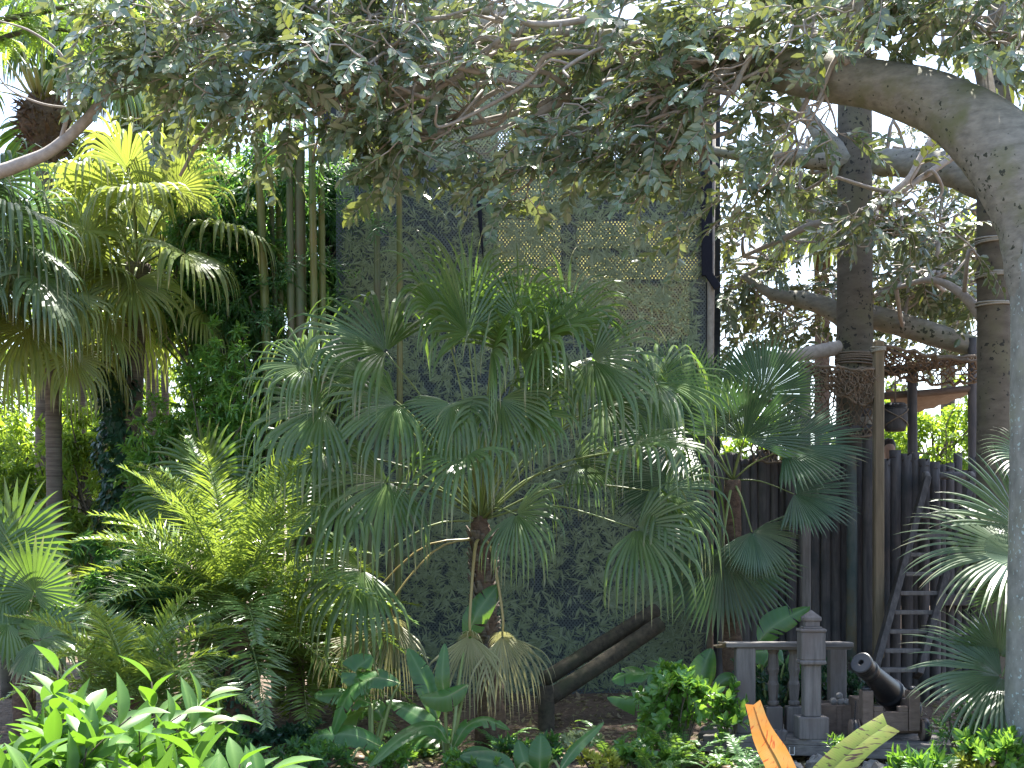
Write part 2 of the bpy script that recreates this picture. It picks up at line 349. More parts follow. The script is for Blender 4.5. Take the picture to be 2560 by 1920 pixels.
# ------------------------------------------------------------------ ground
def make_ground():
    xs = np.unique(np.concatenate([np.linspace(-400, -16, 12), np.linspace(-16, 16, 110), np.linspace(16, 400, 12)]))
    ys = np.unique(np.concatenate([np.linspace(-60, 8, 8), np.linspace(8, 26, 90), np.linspace(26, 900, 20)]))
    X, Y = np.meshgrid(xs, ys); rs = np.random.RandomState(4)
    Z = gz(X, Y)+rs.randn(*X.shape)*.012
    v = np.stack([X, Y, Z], -1).reshape(-1, 3); nx = len(xs); f = []
    for j in range(len(ys)-1):
        for i in range(nx-1): f.append((j*nx+i, j*nx+i+1, (j+1)*nx+i+1, (j+1)*nx+i))
    mb = MB(); mb.add(v, f); g = mb.build('ground', M['mulch'], smooth=True); tag(g, kind='structure')
    # mulch chips
    rs = np.random.RandomState(8); n = 9000
    x = rs.uniform(-5.5, 6.5, n); y = rs.uniform(11, 18.4, n)
    p = np.stack([x, y, gz(x, y)+.012], 1); d = rs.randn(n, 3)*[1, 1, .25]; nr = UP+rs.randn(n, 3)*.5
    mb = MB(); leaves(mb, p, d, nr, rs.uniform(.04, .14, n), rs.uniform(.02, .06, n), 'blade', rs, dry=1.0)
    o = mb.build('leaf_litter', M['dry_frond']); tag(o, 'dry brown leaf litter scattered over the bare earth', 'leaf litter', kind='stuff')
make_ground()

# ------------------------------------------------------------------ plant generators
def fan(mb, h, ax, nr, R, rs, n=42, span=2.55, split=.5, droop=1.0, dry=.25, stiff=.0, k=9, tipw=.15, cup=.15, dryall=0., kink=False):
    ax = nrmz(ax); nr = nrmz(nr-ax*np.dot(nr, ax)); sd = np.cross(nr, ax)
    da = 2*span/(n-1); rf = split*R
    for i in range(n):
        a = -span+da*i+rs.uniform(-.15, .15)*da
        d = nrmz(math.cos(a)*ax+math.sin(a)*sd+nr*cup*abs(math.sin(a)))
        t = -math.sin(a)*ax+math.cos(a)*sd
        L = R*(.70+.30*math.cos(a*.55))*rs.uniform(.92, 1.06)
        rr = np.concatenate([np.linspace(.03*R, rf, 3), np.linspace(rf, L, k-2)[1:]])
        p = np.array(h, float)+d*rr[0]; pr = rr[0]; vs = []; cs = []
        r1 = rs.rand(); dd = 1. if rs.rand() < dry else rs.uniform(0, .3)
        dseg = droop*rs.uniform(.75, 1.25)
        nn = nr.copy(); kk = rs.uniform(.42, .74); rs_w = rs.uniform(.7, 1.1)
        for j, r in enumerate(rr):
            ds = r-pr
            if r > rf*.8 and kink: d = nrmz(d+np.array([0, 0, -1.])*dseg*ds/R*(1.1 if r < kk*L else 9.0))
            elif r > rf*.8: d = nrmz(d+np.array([0, 0, -1.])*dseg*ds/R*3.2*(1+1.5*max(0, (r-rf)/R)))
            else: d = nrmz(d+np.array([0, 0, -1.])*.12*dseg*ds/R)
            p = p+d*ds; pr = r
            wfull = r*math.tan(da/2)*1.03
            if r <= rf+1e-6: hw = wfull
            elif kink: qq = (r-rf)/(L-rf); hw = rf*math.tan(da/2)*max(.03, (1+.35*math.sin(math.pi*qq**.8))*(1-qq**2.0))*rs_w
            else: hw = rf*math.tan(da/2)*max(0.02, (1-((r-rf)/(L-rf))**1.25))*.95
            tt = nrmz(t-d*np.dot(t, d)); nn = np.cross(d, tt)
            if np.dot(nn, nr) < 0: nn = -nn
            vs += [p-tt*hw, p+nn*hw*.55, p+tt*hw]
            g = dd*max(0, (r/L-.72)/.28)*.95; g = max(g, dryall)
            cs += [(r1, g, 0), (r1, g, .55), (r1, g, 0)]
        f = []
        for j in range(len(rr)-1):
            b = j*3
            f += [(b, b+1, b+4, b+3), (b+1, b+2, b+5, b+4)]
        mb.add(vs, f, cs)
def petiole(mb, a, h, lift=.1, r0=.022, r1=.011, n=9, c=(.5, 0, .5)):
    a = np.asarray(a, float); h = np.asarray(h, float); L = np.linalg.norm(h-a)
    pts = smooth_path([a, a*.55+h*.45+UP*lift*L, h], n)
    tube(mb, pts, np.linspace(r0, r1, n), 6, squash=.6, c=np.array(c, float))
    return nrmz(pts[-1]-pts[-2])
def pinnate(mb, p0, d0, L, rs, nl=46, ll=.32, droop=1.0, w=.02, start=.15, vee=.35, dry=0, ns=18, tmc='blade', gdroop=.25, rr=.012):
    d = nrmz(d0); p = np.array(p0, float); pts = [p.copy()]; ds = L/ns; dirs = [d]
    for i in range(ns):
        d = nrmz(d+np.array([0, 0, -1.])*droop*ds/L*1.6*(i/ns+.15)); p = p+d*ds; pts.append(p.copy()); dirs.append(d)
    pts = np.array(pts); dirs = np.array(dirs)
    tube(mb, pts, np.linspace(rr, rr*.25, len(pts)), 5, c=np.array([.9, .1, .5]))
    ts = np.linspace(start, .99, nl); T = ts*ns; i0 = np.minimum(T.astype(int), ns-1); u = (T-i0)[:, None]
    q = pts[i0]*(1-u)+pts[i0+1]*u; dq = nrmz(dirs[i0]*(1-u)+dirs[i0+1]*u)
    side = nrmz(np.cross(dq, UP)+1e-6); upn = np.cross(side, dq)
    for s in (-1, 1):
        fw = .35+.75*ts[:, None]**1.5
        dl = nrmz(dq*fw+side*s*1.0+upn*vee*rs.uniform(-.4, 1.8, (nl, 1))+rs.randn(nl, 3)*.09-UP*gdroop*.4)
        ln_ = ll*(np.sin(np.clip(ts*1.05+.12, 0, 1)*math.pi)**.6*.75+.25)*rs.uniform(.85, 1.1, nl)
        leaves(mb, q, dl, upn+side*(-s)*.5+rs.randn(nl, 3)*.15, ln_, w, 'lance' if tmc == 'lance' else 'blade', rs, dry=dry)
def blade(mb, pts, wmax, nr, rs, rows=26, tears=4, fold=.35, tipp=.75, c=None, prof=None, curl=0.0):
    """long entire leaf (banana family): path pts from base to tip, half-width profile, tears between side veins"""
    q = smooth_path(pts, rows); T = nrmz(np.gradient(q, axis=0)); nr = nrmz(nr)
    t = np.linspace(0, 1, rows)
    hw = wmax*(np.sin(np.clip(t, 0, 1)**tipp*math.pi)**.62) if prof is None else wmax*np.interp(t, np.linspace(0, 1, len(prof)), prof)
    hw = np.maximum(hw, wmax*.015)
    for s in (-1, 1):
        cuts = set(rs.choice(np.arange(3, rows-3), min(tears, rows-7), replace=False).tolist()) if tears else set()
        prev = None; off = 0
        for i in range(rows):
            sd = nrmz(np.cross(T[i], nr)); nn = np.cross(sd, T[i])
            if np.dot(nn, nr) < 0: nn = -nn
            def row(shift, dz):
                r = []
                for k_, fx in enumerate((0, .5, 1.0)):
                    x = fx*hw[i]
                    r.append(q[i]+sd*s*x*(1-.25*fold)+nn*(fold*x-curl*x*fx*1.3)+T[i]*(fx*hw[i]*.35+shift*fx)+np.array([0, 0, dz])*fx)
                return r
            r0 = rs.rand()*.3+.1+(.4 if i % 2 else 0)
            cc = [(r0, 0, 1.0), (r0, 0, 0), (r0, rs.rand()*.25 if rs.rand() < .3 else 0, 0)] if c is None else [(t[i], .5, 0), (t[i], .5+s*.25, 0), (t[i], .5+s*.5, 0)]
            if i in cuts and prev is not None:
                off = rs.uniform(-.5, .2)*hw[i]
                mb.add(prev+row(-.03*wmax, dzp), [(0, 1, 4, 3), (1, 2, 5, 4)], pc+cc)
                prev = row(.10*wmax, off); pc = cc; dzp = off
            else:
                if prev is not None:
                    dzp *= .86; cur = row(0, dzp)
                    mb.add(prev+cur, [(0, 1, 4, 3), (1, 2, 5, 4)], pc+cc); prev = cur; pc = cc
                else: dzp = 0; prev = row(0, 0); pc = cc
    return q
def sprig(lb, wb, p0, d0, L, rs, leafL=.15, droop=.7, nl=15, tm='ovate', wr=.50, twr=.007, dry=0):
    ns = 8; d = nrmz(d0); p = np.array(p0, float); pts = [p]; dirs = [d]
    bend = rs.randn(3)*.10
    for i in range(ns):
        d = nrmz(d+np.array([0, 0, -1.])*droop/ns+bend*rs.uniform(.3, 1)); p = p+d*L/ns; pts.append(p); dirs.append(d)
    pts = np.array(pts); dirs = np.array(dirs)
    tube(wb, pts, np.linspace(twr, twr*.35, ns+1), 4, cap=False)
    ts = np.linspace(.12, 1, nl)*ns; i0 = np.minimum(ts.astype(int), ns-1); u = (ts-i0)[:, None]
    q = pts[i0]*(1-u)+pts[i0+1]*u; dq = nrmz(dirs[i0])
    ref = nrmz(UP+rs.randn(3)*.55); side = nrmz(np.cross(dq, ref)); up = np.cross(side, dq)
    s = np.where(np.arange(nl) % 2 == 0, 1, -1)[:, None].astype(float); s[-1] *= .1
    dl = nrmz(dq*.75+side*s*.8+rs.randn(nl, 3)*.18-UP*.12)
    leaves(lb, q, dl, up+side*s*(-.25)+np.array([0, -.38, 0])+rs.randn(nl, 3)*.26, leafL*rs.uniform(.5, 1.2, nl)*np.linspace(1.12, .8, nl), leafL*wr*rs.uniform(.7, 1.1, nl), tm, rs, dry=dry)
def wiggle(a, b, rs, n=10, amp=.12, bow=None):
    a = np.asarray(a, float); b = np.asarray(b, float); L = np.linalg.norm(b-a)
    k = 4; ctl = [a+(b-a)*t+(rs.randn(3)*amp*L if 0 < t < 1 else 0)+(bow*math.sin(math.pi*t) if bow is not None else 0) for t in np.linspace(0, 1, k+1)]
    return smooth_path(ctl, n)
def leafy_branch(par, a, b, rs, leafL=.15, r0=.03, nsub=5, nspr=3, sprL=.55, leaf='fig_leaf', wood='grey_twig', droop=.7, name='leafy_branch', hang=None, tm='ovate', wr=.5, nl=15, amp=.12, bow=None, spread=1.0):
    wb, lb = MB(), MB()
    path = wiggle(a, b, rs, 14, amp, bow); tube(wb, path, np.linspace(r0, r0*.3, 14), 7)
    main = nrmz(np.asarray(b)-np.asarray(a))
    for j in range(nsub):
        i = int(rs.uniform(.35, 1)*13) if j < nsub-1 else 13
        d = nrmz((main*.7+rs.randn(3)*.65*spread)*np.array([1, 1, .38])+np.array([-.25, 0, -.10])); e = path[i]+d*rs.uniform(.4, 1.0)*sprL*1.5
        sp_ = wiggle(path[i], e, rs, 8, .12); tube(wb, sp_, np.linspace(r0*.4, r0*.2, 8), 5)
        for k in range(nspr):
            ii = rs.randint(2, 8) if k else 7
            dd = nrmz((nrmz(sp_[ii]-sp_[ii-1])*.7+rs.randn(3)*.5*spread)*np.array([1, 1, .5])+np.array([-.15, 0, -.12]))
            sprig(lb, wb, sp_[ii], dd, sprL*rs.uniform(.7, 1.25), rs, leafL*rs.uniform(.8, 1.15), droop, nl, tm, wr)
    o = wb.build(name, M[wood], par, smooth=True)
    lb.build('leaves', M[leaf], o)
    return o
def leafy_tree(label, base, height, crown, rs, leaf='bright_leaf', n=2500, leafL=.12, wr=.35, tr=.09, name='broadleaf_tree', cat='tree', group=None, tm='lance', bark='brown_bark', nb=9, sq=(1, 1, 1), lean=(0, 0), hang=.5):
    """crown = list of (dx,dy,z,rx,ry,rz) ellipsoids filled with leaf-bearing twigs"""
    base = np.array([base[0], base[1], gz(base[0], base[1])]); t = thing(name, base, label, cat, group)
    wb = MB(); top = base+np.array([lean[0], lean[1], height*.7])
    tr_p = wiggle(base-UP*.1, top, rs, 12, .03); tube(wb, tr_p, np.linspace(tr, tr*.35, 12), 9, rough=.06, rs=rs); wb.build('trunk', M[bark], t, True)
    nb = min(nb, 5)
    lb, bb = MB(), MB(); vol = np.array([c[3]*c[4]*c[5] for c in crown]); vol = vol/vol.sum()
    for ci, c in enumerate(crown):
        cen = base+np.array([c[0], c[1], c[2]]); R = np.array(c[3:6]); ncl = max(3, int(n*vol[ci]/26))
        for k in range(ncl):
            u = nrmz(rs.randn(3))*rs.uniform(.35, 1.0)**.6; p = cen+u*R*rs.uniform(.8, 1.08)
            if k % max(1, ncl//nb) == 0:
                i = rs.randint(5, 12); tube(bb, wiggle(tr_p[i], p, rs, 9, .08), np.linspace(tr*.3, tr*.06, 9), 5)
            d = nrmz(u*R+rs.randn(3)*.5*R.min()); m = 26; L = rs.uniform(.35, .7)*min(.9, R.min())
            tt = rs.rand(m)[:, None]; q = p+d*L*(tt-.3)-UP*hang*L*tt**2+rs.randn(m, 3)*.10*L
            dl = d*.5+rs.randn(m, 3)*.8-UP*hang
            leaves(lb, q, dl, UP+rs.randn(m, 3)*.7, leafL*rs.uniform(.6, 1.2, m), leafL*wr, tm, rs)
    bb.build('branches', M[bark], t, True)
    lb.build('crown', M[leaf], t)
    return t
def fan_palm(label, base, top, rs, nf=18, pl=.9, R=.8, leaf='fan_leaf', trunk_r=.12, droop=1.0, elo=-.5, ehi=1.3, dry=.25, name='fan_palm', group=None, skirt=0, trunkmat='palm_bark', az=None, nseg=36, split=.5, old=0.0, lean=0, bulge=1.25):
    base = np.array([base[0], base[1], gz(base[0], base[1])]) if len(base) == 2 else np.array(base)
    t = thing(name, base, label, 'palm', group); top = np.asarray(top, float)
    wb = MB(); tp = smooth_path([base-UP*.15, base*.5+top*.5+np.array([lean, 0, 0]), top], 60)
    rad = np.interp(np.linspace(0, 1, 60), [0, .1, .85, 1], [trunk_r*1.25, trunk_r, trunk_r, trunk_r*bulge])*(1+.05*(np.arange(60) % 2))
    tube(wb, tp, rad, 12, rough=.03, rs=rs); wb.build('trunk', M[trunkmat], t, True)
    for i in range(nf):
        u = (i+.5)/nf; el = ehi+(elo-ehi)*u**.9; a = i*2.39996+rs.uniform(-.25, .25) if az is None else az[i % len(az)]+rs.uniform(-.3, .3)
        d = np.array([math.cos(a)*math.cos(el), math.sin(a)*math.cos(el), math.sin(el)])
        hst = top+d*pl*rs.uniform(.8, 1.15)
        fb, pb = MB(), MB(); dr = petiole(pb, top+d*trunk_r*.4-UP*.05*u, hst, .06)
        ax = nrmz(dr+np.array([0, 0, -.25-.35*u])*min(1, droop)); nrr = nrmz(UP*math.cos(el)+(-d)*math.sin(el)*.9+rs.randn(3)*.15)
        isold = u > 1-old
        fan(fb, hst, ax, nrr, R*rs.uniform(.85, 1.12), rs, nseg, 2.4, split, droop*(1.5 if isold else 1), dry, k=10, kink=split < .45, dryall=.75 if isold else 0)
        o = fb.build('frond', M[leaf], t); pb.build('petiole', M['stalk'], o, True)
    for i in range(skirt):
        a = rs.uniform(0, 6.28); d = np.array([math.cos(a)*.5, math.sin(a)*.5, -.85]); st = top-UP*rs.uniform(.05, .3)
        fb = MB(); fan(fb, st+d*pl*.45, nrmz(d), nrmz(np.array([d[0], d[1], .5])), R*.8, rs, 22, 1.0, .3, 1.6, 1., dryall=.95, k=6)
        o = fb.build('dead_frond', M['dry_frond'], t)
    return t

# ------------------------------------------------------------------ printed scrim and what is behind it
def scrim():
    D = 18.5; a = P(840, 60, D); b = P(1765, 1745, D)
    t = thing('printed_screen', (P(1300, 1740, D)[0], D, .2), 'tall dark mesh screen printed with pale bamboo leaves', 'screen')
    rs = np.random.RandomState(21); nx, nz_ = 40, 50; mb = MB()
    def surf(u, v):
        x = a[0]+(b[0]-a[0])*u; z = a[2]+(b[2]-a[2])*v
        y = D+.025*math.sin(u*19+v*3)+.02*math.sin(v*11+u*7)
        return (x, y, z)
    v = [surf(i/nx, j/nz_) for j in range(nz_+1) for i in range(nx+1)]
    f = [(j*(nx+1)+i, (j+1)*(nx+1)+i, (j+1)*(nx+1)+i+1, j*(nx+1)+i+1) for j in range(nz_) for i in range(nx)]
    mb.add(v, f); mb.build('cloth', M['scrim_cloth'], t, True)
    pb = MB(); n = 11000
    cu, cv = rs.rand(n), rs.rand(n)
    dens = .5+.5*np.sin(cu*9+cv*4+2)*np.sin(cv*13-cu*5)
    keep = rs.rand(n) < np.where((cu > .42) & (cv < .42), .95, .35+.65*dens); cu, cv = cu[keep], cv[keep]
    Pp, Dd, L, Cc = [], [], [], []
    for u, v_ in zip(cu, cv):
        q = np.array(surf(u, v_)); s = rs.uniform(.5, 1.25)*(1.0+.55*v_); k = rs.randint(5, 9); base = rs.uniform(0, 6.28)
        for i in range(k):
            an = base+rs.uniform(-1.1, 1.1); d = np.array([math.cos(an), 0, math.sin(an)])
            Pp.append(q+d*rs.uniform(-.02, .06)+np.array([0, -rs.uniform(.012, .022), 0])); Dd.append(d); L.append(s*rs.uniform(.055, .12))
    Pp, Dd, L = np.array(Pp), np.array(Dd), np.array(L)
    m = (Pp[:, 0] > a[0]+.1) & (Pp[:, 0] < b[0]-.12) & (Pp[:, 2] > b[2]+.1)
    Pp, Dd, L = Pp[m], Dd[m], L[m]
    s = np.cross(Dd, [0, 1, 0]); N_ = len(Pp); w_ = L*.085
    V = np.stack([Pp, Pp+Dd*(.35*L)[:, None]+s*w_[:, None], Pp+Dd*L[:, None], Pp+Dd*(.35*L)[:, None]-s*w_[:, None]], 1).reshape(-1, 3)
    cc = np.repeat(rs.rand(N_), 4); pb.add(V, [(4*i, 4*i+1, 4*i+2, 4*i+3) for i in range(N_)], np.stack([cc, cc*0, cc*0], 1))
    pb.build('leaf_print', M['scrim_print'], t)
    hb = MB(); tube(hb, [P(1774, 1735, D), P(1776, 900, D), P(1782, 120, D)], S(9, D), 8); hb.build('edge_post', M['grey_twig'], t, True)
    sb = MB()
    tube(sb, smooth_path([P(1196, 450, D-.06), P(1200, 540, D-.06), P(1208, 645, D-.06)], 8), [S(6, D)]*5+[S(4, D), S(3, D), S(1.5, D)], 6); sb.build('strap', M['black_webbing'], t, True)
    sb = MB(); beam(sb, P(1766, 330, D-.07), P(1768, 690, D-.07), .14, .05, up=np.array([0, 1., 0])); beam(sb, P(1768, 680, D-.07), P(1795, 720, D-.09), .10, .05, up=np.array([0, 1., 0])); sb.build('strap', M['black_webbing'], t)
    # wall added to block sun, with a big opening, in pieces butting each other
    D2 = D+.9; w2 = thing('backstage_wall', (P(1300, 1740, D2)[0], D2, .2), 'dark board wall standing close behind the printed screen', 'wall')
    mb = MB()
    def panel(x0, y0, x1, y1):
        p, q = P(x0, y0, D2), P(x1, y1, D2); box(mb, (p+q)/2, (abs(q[0]-p[0]), .05, abs(q[2]-p[2])))
    panel(1245, 60, 1745, 320); panel(800, 60, 1245, 1760); panel(1745, 60, 1800, 1760); panel(1245, 700, 1745, 1760); panel(1402, 430, 1442, 700); panel(1245, 520, 1402, 548); panel(1442, 622, 1745, 640); panel(1442, 480, 1745, 552)
    mb.build('boards', M['dark_boards'], w2)
    for (x0, y0, x1, y1, lb_) in ((1240, 400, 1750, 725, 'pale yellow translucent tarp glowing behind the printed screen'),):
        D3 = D2+.35; mb = MB(); p, q = P(x0, y0, D3), P(x1, y1, D3); nn = 14  # translucent sheet added to glow through the holes of the screen
        v = [(p[0]+(q[0]-p[0])*i/nn, D3+.03*math.sin(i*1.3+j), p[2]+(q[2]-p[2])*j/nn) for j in range(nn+1) for i in range(nn+1)]
        mb.add(v, [(j*(nn+1)+i, (j+1)*(nn+1)+i, (j+1)*(nn+1)+i+1, j*(nn+1)+i+1) for j in range(nn) for i in range(nn)])
        o = mb.build('tarp', M['yellow_tarp'], smooth=True, origin=tuple((p+q)/2)); tag(o, lb_, 'tarp')
scrim()

# ------------------------------------------------------------------ big fig tree with the arching limb
def limb(par, pxs, mat='fig_bark', n=40, name='limb', seg=18, rough=.02, seed=1):
    rs = np.random.RandomState(seed)
    pts = [P(x, y, d) for x, y, d, r in pxs]; rad = [S(r, d) for x, y, d, r in pxs]
    q = smooth_path(pts, n); rr = np.interp(np.linspace(0, 1, n), np.linspace(0, 1, len(rad)), rad)
    if rad[0] > .2:
        ph = rs.rand(4)*6; tt = np.linspace(0, 1, n); rr = rr*(1+.025*np.sin(tt*23+ph[0])+.02*np.sin(tt*41+ph[1])+.015*np.sin(tt*67+ph[2]))
    mb = MB(); tube(mb, q, rr, seg, rough=rough, rs=rs); mb.build(name, M[mat], par, True); return q
def low_edge(x): return np.interp(x, [380, 600, 750, 1000, 1200, 1450, 1650, 1800, 1900, 2100, 2560], [300, 360, 430, 420, 440, 470, 520, 470, 300, 160, 150])
def fig_tree():
    base = P(2620, 1960, 12.9); base[2] = 0
    t = thing('fig_tree', base, 'huge pale grey fig tree whose thick limb arches over the screen', 'tree')
    mb = MB(); q = smooth_path([base-UP*.2, P(2628, 1500, 12.9), P(2632, 1100, 12.9), P(2632, 750, 12.9), P(2640, 600, 12.9), P(2690, 420, 13.0), P(2760, 200, 13.2), P(2860, -200, 13.5)], 60)
    rr = np.interp(np.linspace(0, 1, 60), [0, .1, .4, .62, .72, .8, 1], [S(112, 12.9), S(106, 12.9), S(100, 12.9), S(103, 12.9), S(110, 12.9), S(105, 13), S(70, 13)])
    tube(mb, q, rr, 28, rough=.012, rs=np.random.RandomState(3)); mb.build('trunk', M['pale_bark'], t, True)
    limb(t, [(2634, 1000, 12.9, 99), (2637, 790, 12.92, 105), (2612, 600, 13.0, 110), (2553, 440, 13.15, 106), (2460, 335, 13.4, 94), (2350, 262, 13.7, 78), (2210, 217, 14.0, 62), (2050, 190, 14.4, 58), (1850, 155, 14.8, 47), (1650, 122, 15.2, 38), (1450, 92, 15.5, 25), (1250, 66, 15.7, 20), (1050, 45, 15.8, 17), (850, 18, 15.9, 13), (650, 14, 16, 9)], n=70, seg=26)
    sec = [
     [(1700, 128, 15.2, 26), (1560, 75, 15.4, 20), (1420, 50, 15.6, 17), (1280, 30, 15.8, 14), (1130, 12, 15.9, 12), (950, -20, 16, 9)],
     [(1480, 95, 15.5, 20), (1390, 78, 15.5, 15), (1330, 120, 15.4, 15), (1265, 132, 15.3, 15), (1190, 105, 15.3, 12)],
     [(1090, -30, 15.3, 12), (1086, 30, 15.2, 13), (1080, 78, 15.1, 14), (1030, 112, 15.1, 13), (970, 165, 15, 12), (930, 220, 15, 12), (880, 240, 15, 11), (800, 205, 15, 9), (690, 225, 15, 5)],
     [(930, 240, 15, 9), (975, 262, 15, 8), (1010, 305, 14.95, 7), (1065, 345, 14.9, 5)],
     [(1250, 75, 15.7, 13), (1170, 110, 15.6, 13), (1090, 140, 15.5, 13), (1130, 165, 15.4, 11), (1210, 180, 15.3, 8), (1300, 230, 15.2, 6)],
     [(1700, 150, 15.1, 22), (1600, 195, 15, 16), (1500, 215, 14.9, 14), (1400, 255, 14.9, 12), (1290, 310, 14.8, 9), (1150, 355, 14.8, 5)],
     [(1560, 130, 15.2, 14), (1440, 205, 15, 12), (1390, 245, 15, 10), (1280, 285, 14.9, 8), (1100, 330, 14.8, 6), (960, 410, 14.8, 4)],
     [(1600, 280, 14.8, 9), (1540, 285, 14.8, 9), (1500, 330, 14.8, 9), (1520, 390, 14.8, 8)],
     [(1400, 330, 14.7, 7), (1398, 400, 14.7, 7), (1375, 450, 14.7, 5), (1340, 520, 14.7, 3)],
     [(1860, 40, 14.3, 9), (1900, 30, 14.2, 10), (1895, 90, 14.2, 9), (1850, 190, 14.2, 6), (1790, 290, 14.2, 4)],
     [(2150, 60, 14, 11), (2152, 0, 14, 12), (2154, -60, 14, 12)],
     [(2150, 20, 14, 9), (2153, 90, 14, 6), (2120, 160, 14, 4)],
     [(2100, 110, 14.2, 15), (2150, 40, 14.3, 17), (2230, 5, 14.3, 17), (2330, -40, 14.4, 15)],
     [(2060, 150, 14.5, 18), (2010, 60, 14.6, 15), (1930, 20, 14.7, 13), (1830, -20, 14.8, 10)],
     [(2480, 330, 13.4, 24), (2450, 150, 13.8, 20), (2380, 40, 14.2, 16), (2300, -30, 14.4, 12)],
     [(700, 30, 15.9, 8), (640, 65, 15.8, 7), (560, 90, 15.7, 6), (470, 80, 15.7, 5), (380, 110, 15.6, 3)],
     [(850, 245, 15, 9), (760, 290, 15, 9), (640, 265, 15, 8), (600, 275, 15, 7), (520, 320, 15, 6), (450, 440, 15, 4)],
    ]
    for i, s_ in enumerate(sec): limb(t, s_, 'grey_twig' if i else 'fig_bark', n=30, seg=10, name='branch', seed=i)
    rs = np.random.RandomState(55)
    for i in range(24):
        x0, y0, dd, r0 = rs.uniform(620, 2050), rs.uniform(-10, 250), rs.uniform(13.8, 14.7), rs.uniform(5, 12)
        x1, y1 = x0-rs.uniform(230, 480), y0+rs.uniform(-80, 150)
        if y1 > low_edge(x1)-60: y1 = low_edge(x1)-80
        mb = MB(); q = wiggle(P(x0, y0, dd+.5), P(x1, y1, dd), rs, 26, .10); tube(mb, q, np.linspace(S(r0, dd), S(r0*.35, dd), 26), 8)
        for k in range(3):
            j = rs.randint(8, 25); tube(mb, wiggle(q[j], q[j]+np.array([-rs.uniform(.1, .5), rs.uniform(-.2, .2), rs.uniform(-.4, .25)]), rs, 9, .12), np.linspace(S(r0*.45, dd), S(1.2, dd), 9), 6)
        mb.build('branch', M['grey_twig'], t, True)
    rs = np.random.RandomState(77)
    anchors = [p for s_ in sec for p in s_]
    spots = []
    for k in range(66):
        if k < 48:
            x = rs.uniform(400, 1850); y = rs.uniform(.05, 1.0)**.8*(low_edge(x)-70)*.86-40
        elif k < 63:
            x = rs.uniform(1750, 2560); y = rs.uniform(-40, .8*low_edge(x))
        else:
            x = rs.uniform(1500, 2560); y = rs.uniform(-420, -60)  # extra sprays out of view overhead, added for their shade
        d = rs.uniform(13.5, 14.4) if x < 950 else ((rs.uniform(13.9, 14.9) if k % 4 else rs.uniform(15.5, 16.8)) if x < 1900 else rs.uniform(13.0, 14.4))
        if x < 950:
            y -= 85
            if k % 3 == 1: continue
        if 1990 < x < 2290 and y > 180: continue
        spots.append((x, y, d))
    spots += [(1120, 330, 14.3), (1480, 340, 14.3), (1600, 360, 14.3), (1700, 300, 14.3), (560, 200, 14), (700, 230, 14), (480, 150, 14), (1030, 300, 14.3)]
    spots += [(1330, 450, 14.7), (1240, 410, 14.8), (1670, 450, 14.7), (1750, 400, 14.6), (1560, 410, 14.8), (960, 350, 14.9), (800, 330, 15), (1040, 330, 15), (720, 270, 15), (560, 280, 15), (2010, 330, 13.9), (1880, 480, 14.2)]
    for x, y, d in spots:
        b = P(x, y, d)
        best = min(anchors, key=lambda q: abs(q[0]-(x+170))+abs(q[1]-(y-110))*1.3+abs(q[2]-d)*60+rs.rand()*80)
        a = P(best[0], best[1], best[2])
        if np.linalg.norm(a-b) > 2.2: a = b+nrmz(a-b)*rs.uniform(1.1, 1.9)
        leafy_branch(t, a, b, rs, leafL=rs.uniform(.15, .185), r0=.034, nsub=5, nspr=3, sprL=.60, nl=13, amp=.12, droop=.42, bow=UP*.10, wr=.52, spread=.85)
fig_tree()

def back_fig(label, trunk_px, mat, limbs, spots, seed, leafL=.13, bands=()):
    rs = np.random.RandomState(seed); d0 = trunk_px[0][2]; b = P(*trunk_px[0][:3]); b[2] = gz(b[0], b[1])
    t = thing('fig_tree', b, label, 'tree')
    pts = [b-UP*.1]+[P(*q[:3]) for q in trunk_px[1:]]; rad = [S(q[3], q[2]) for q in trunk_px]
    mb = MB(); q = smooth_path(pts, 50); tube(mb, q, np.interp(np.linspace(0, 1, 50), np.linspace(0, 1, len(rad)), rad), 22, rough=.015, rs=rs); mb.build('trunk', M[mat], t, True)
    anch = []
    for i, l in enumerate(limbs):
        limb(t, l, 'fig_bark' if l[0][3] > 20 else 'grey_twig', n=30, seg=14, seed=seed+i); anch += l
    for (x, y, d, ll) in spots:
        bb = P(x, y, d); best = min(anch, key=lambda q: abs(q[0]-x)+abs(q[1]-y)+abs(q[2]-d)*50+rs.rand()*140); a = P(*best[:3])
        if np.linalg.norm(a-bb) > 2.0: a = bb+nrmz(a-bb)*1.6
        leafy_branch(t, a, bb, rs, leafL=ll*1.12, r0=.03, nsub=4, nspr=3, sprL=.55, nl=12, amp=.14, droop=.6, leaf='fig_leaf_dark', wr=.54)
    for (yy, k, mt) in bands:
        for j in range(k):
            i = np.argmin(np.abs(q[:, 2]-(P(0, yy+j*5.5, d0)[2]))); c = q[i].copy(); c[2] = P(0, yy+j*5.5, d0)[2]
            r = np.interp(c[2], q[:, 2], np.interp(np.linspace(0, 1, 50), np.linspace(0, 1, len(rad)), rad))+.014
            an = np.linspace(0, 2*math.pi, 25); ring = np.stack([c[0]+np.cos(an)*r, c[1]+np.sin(an)*r, c[2]+.012*np.sin(an+j)], 1)
            rb = MB(); tube(rb, ring, .012, 5, cap=False); rb.build('rope_band', M[mt], t, True)
    return t
rsB = np.random.RandomState(5)
spB = [(rsB.uniform(1830, 2430), rsB.uniform(330, 860), rsB.uniform(19.2, 22), rsB.uniform(.11, .14)) for _ in range(38)]
spB += [(1840, 430, 19, .13), (1860, 560, 19, .13), (1850, 700, 19.5, .13), (1900, 640, 20, .13), (1960, 700, 20, .13), (2000, 560, 20, .12)]
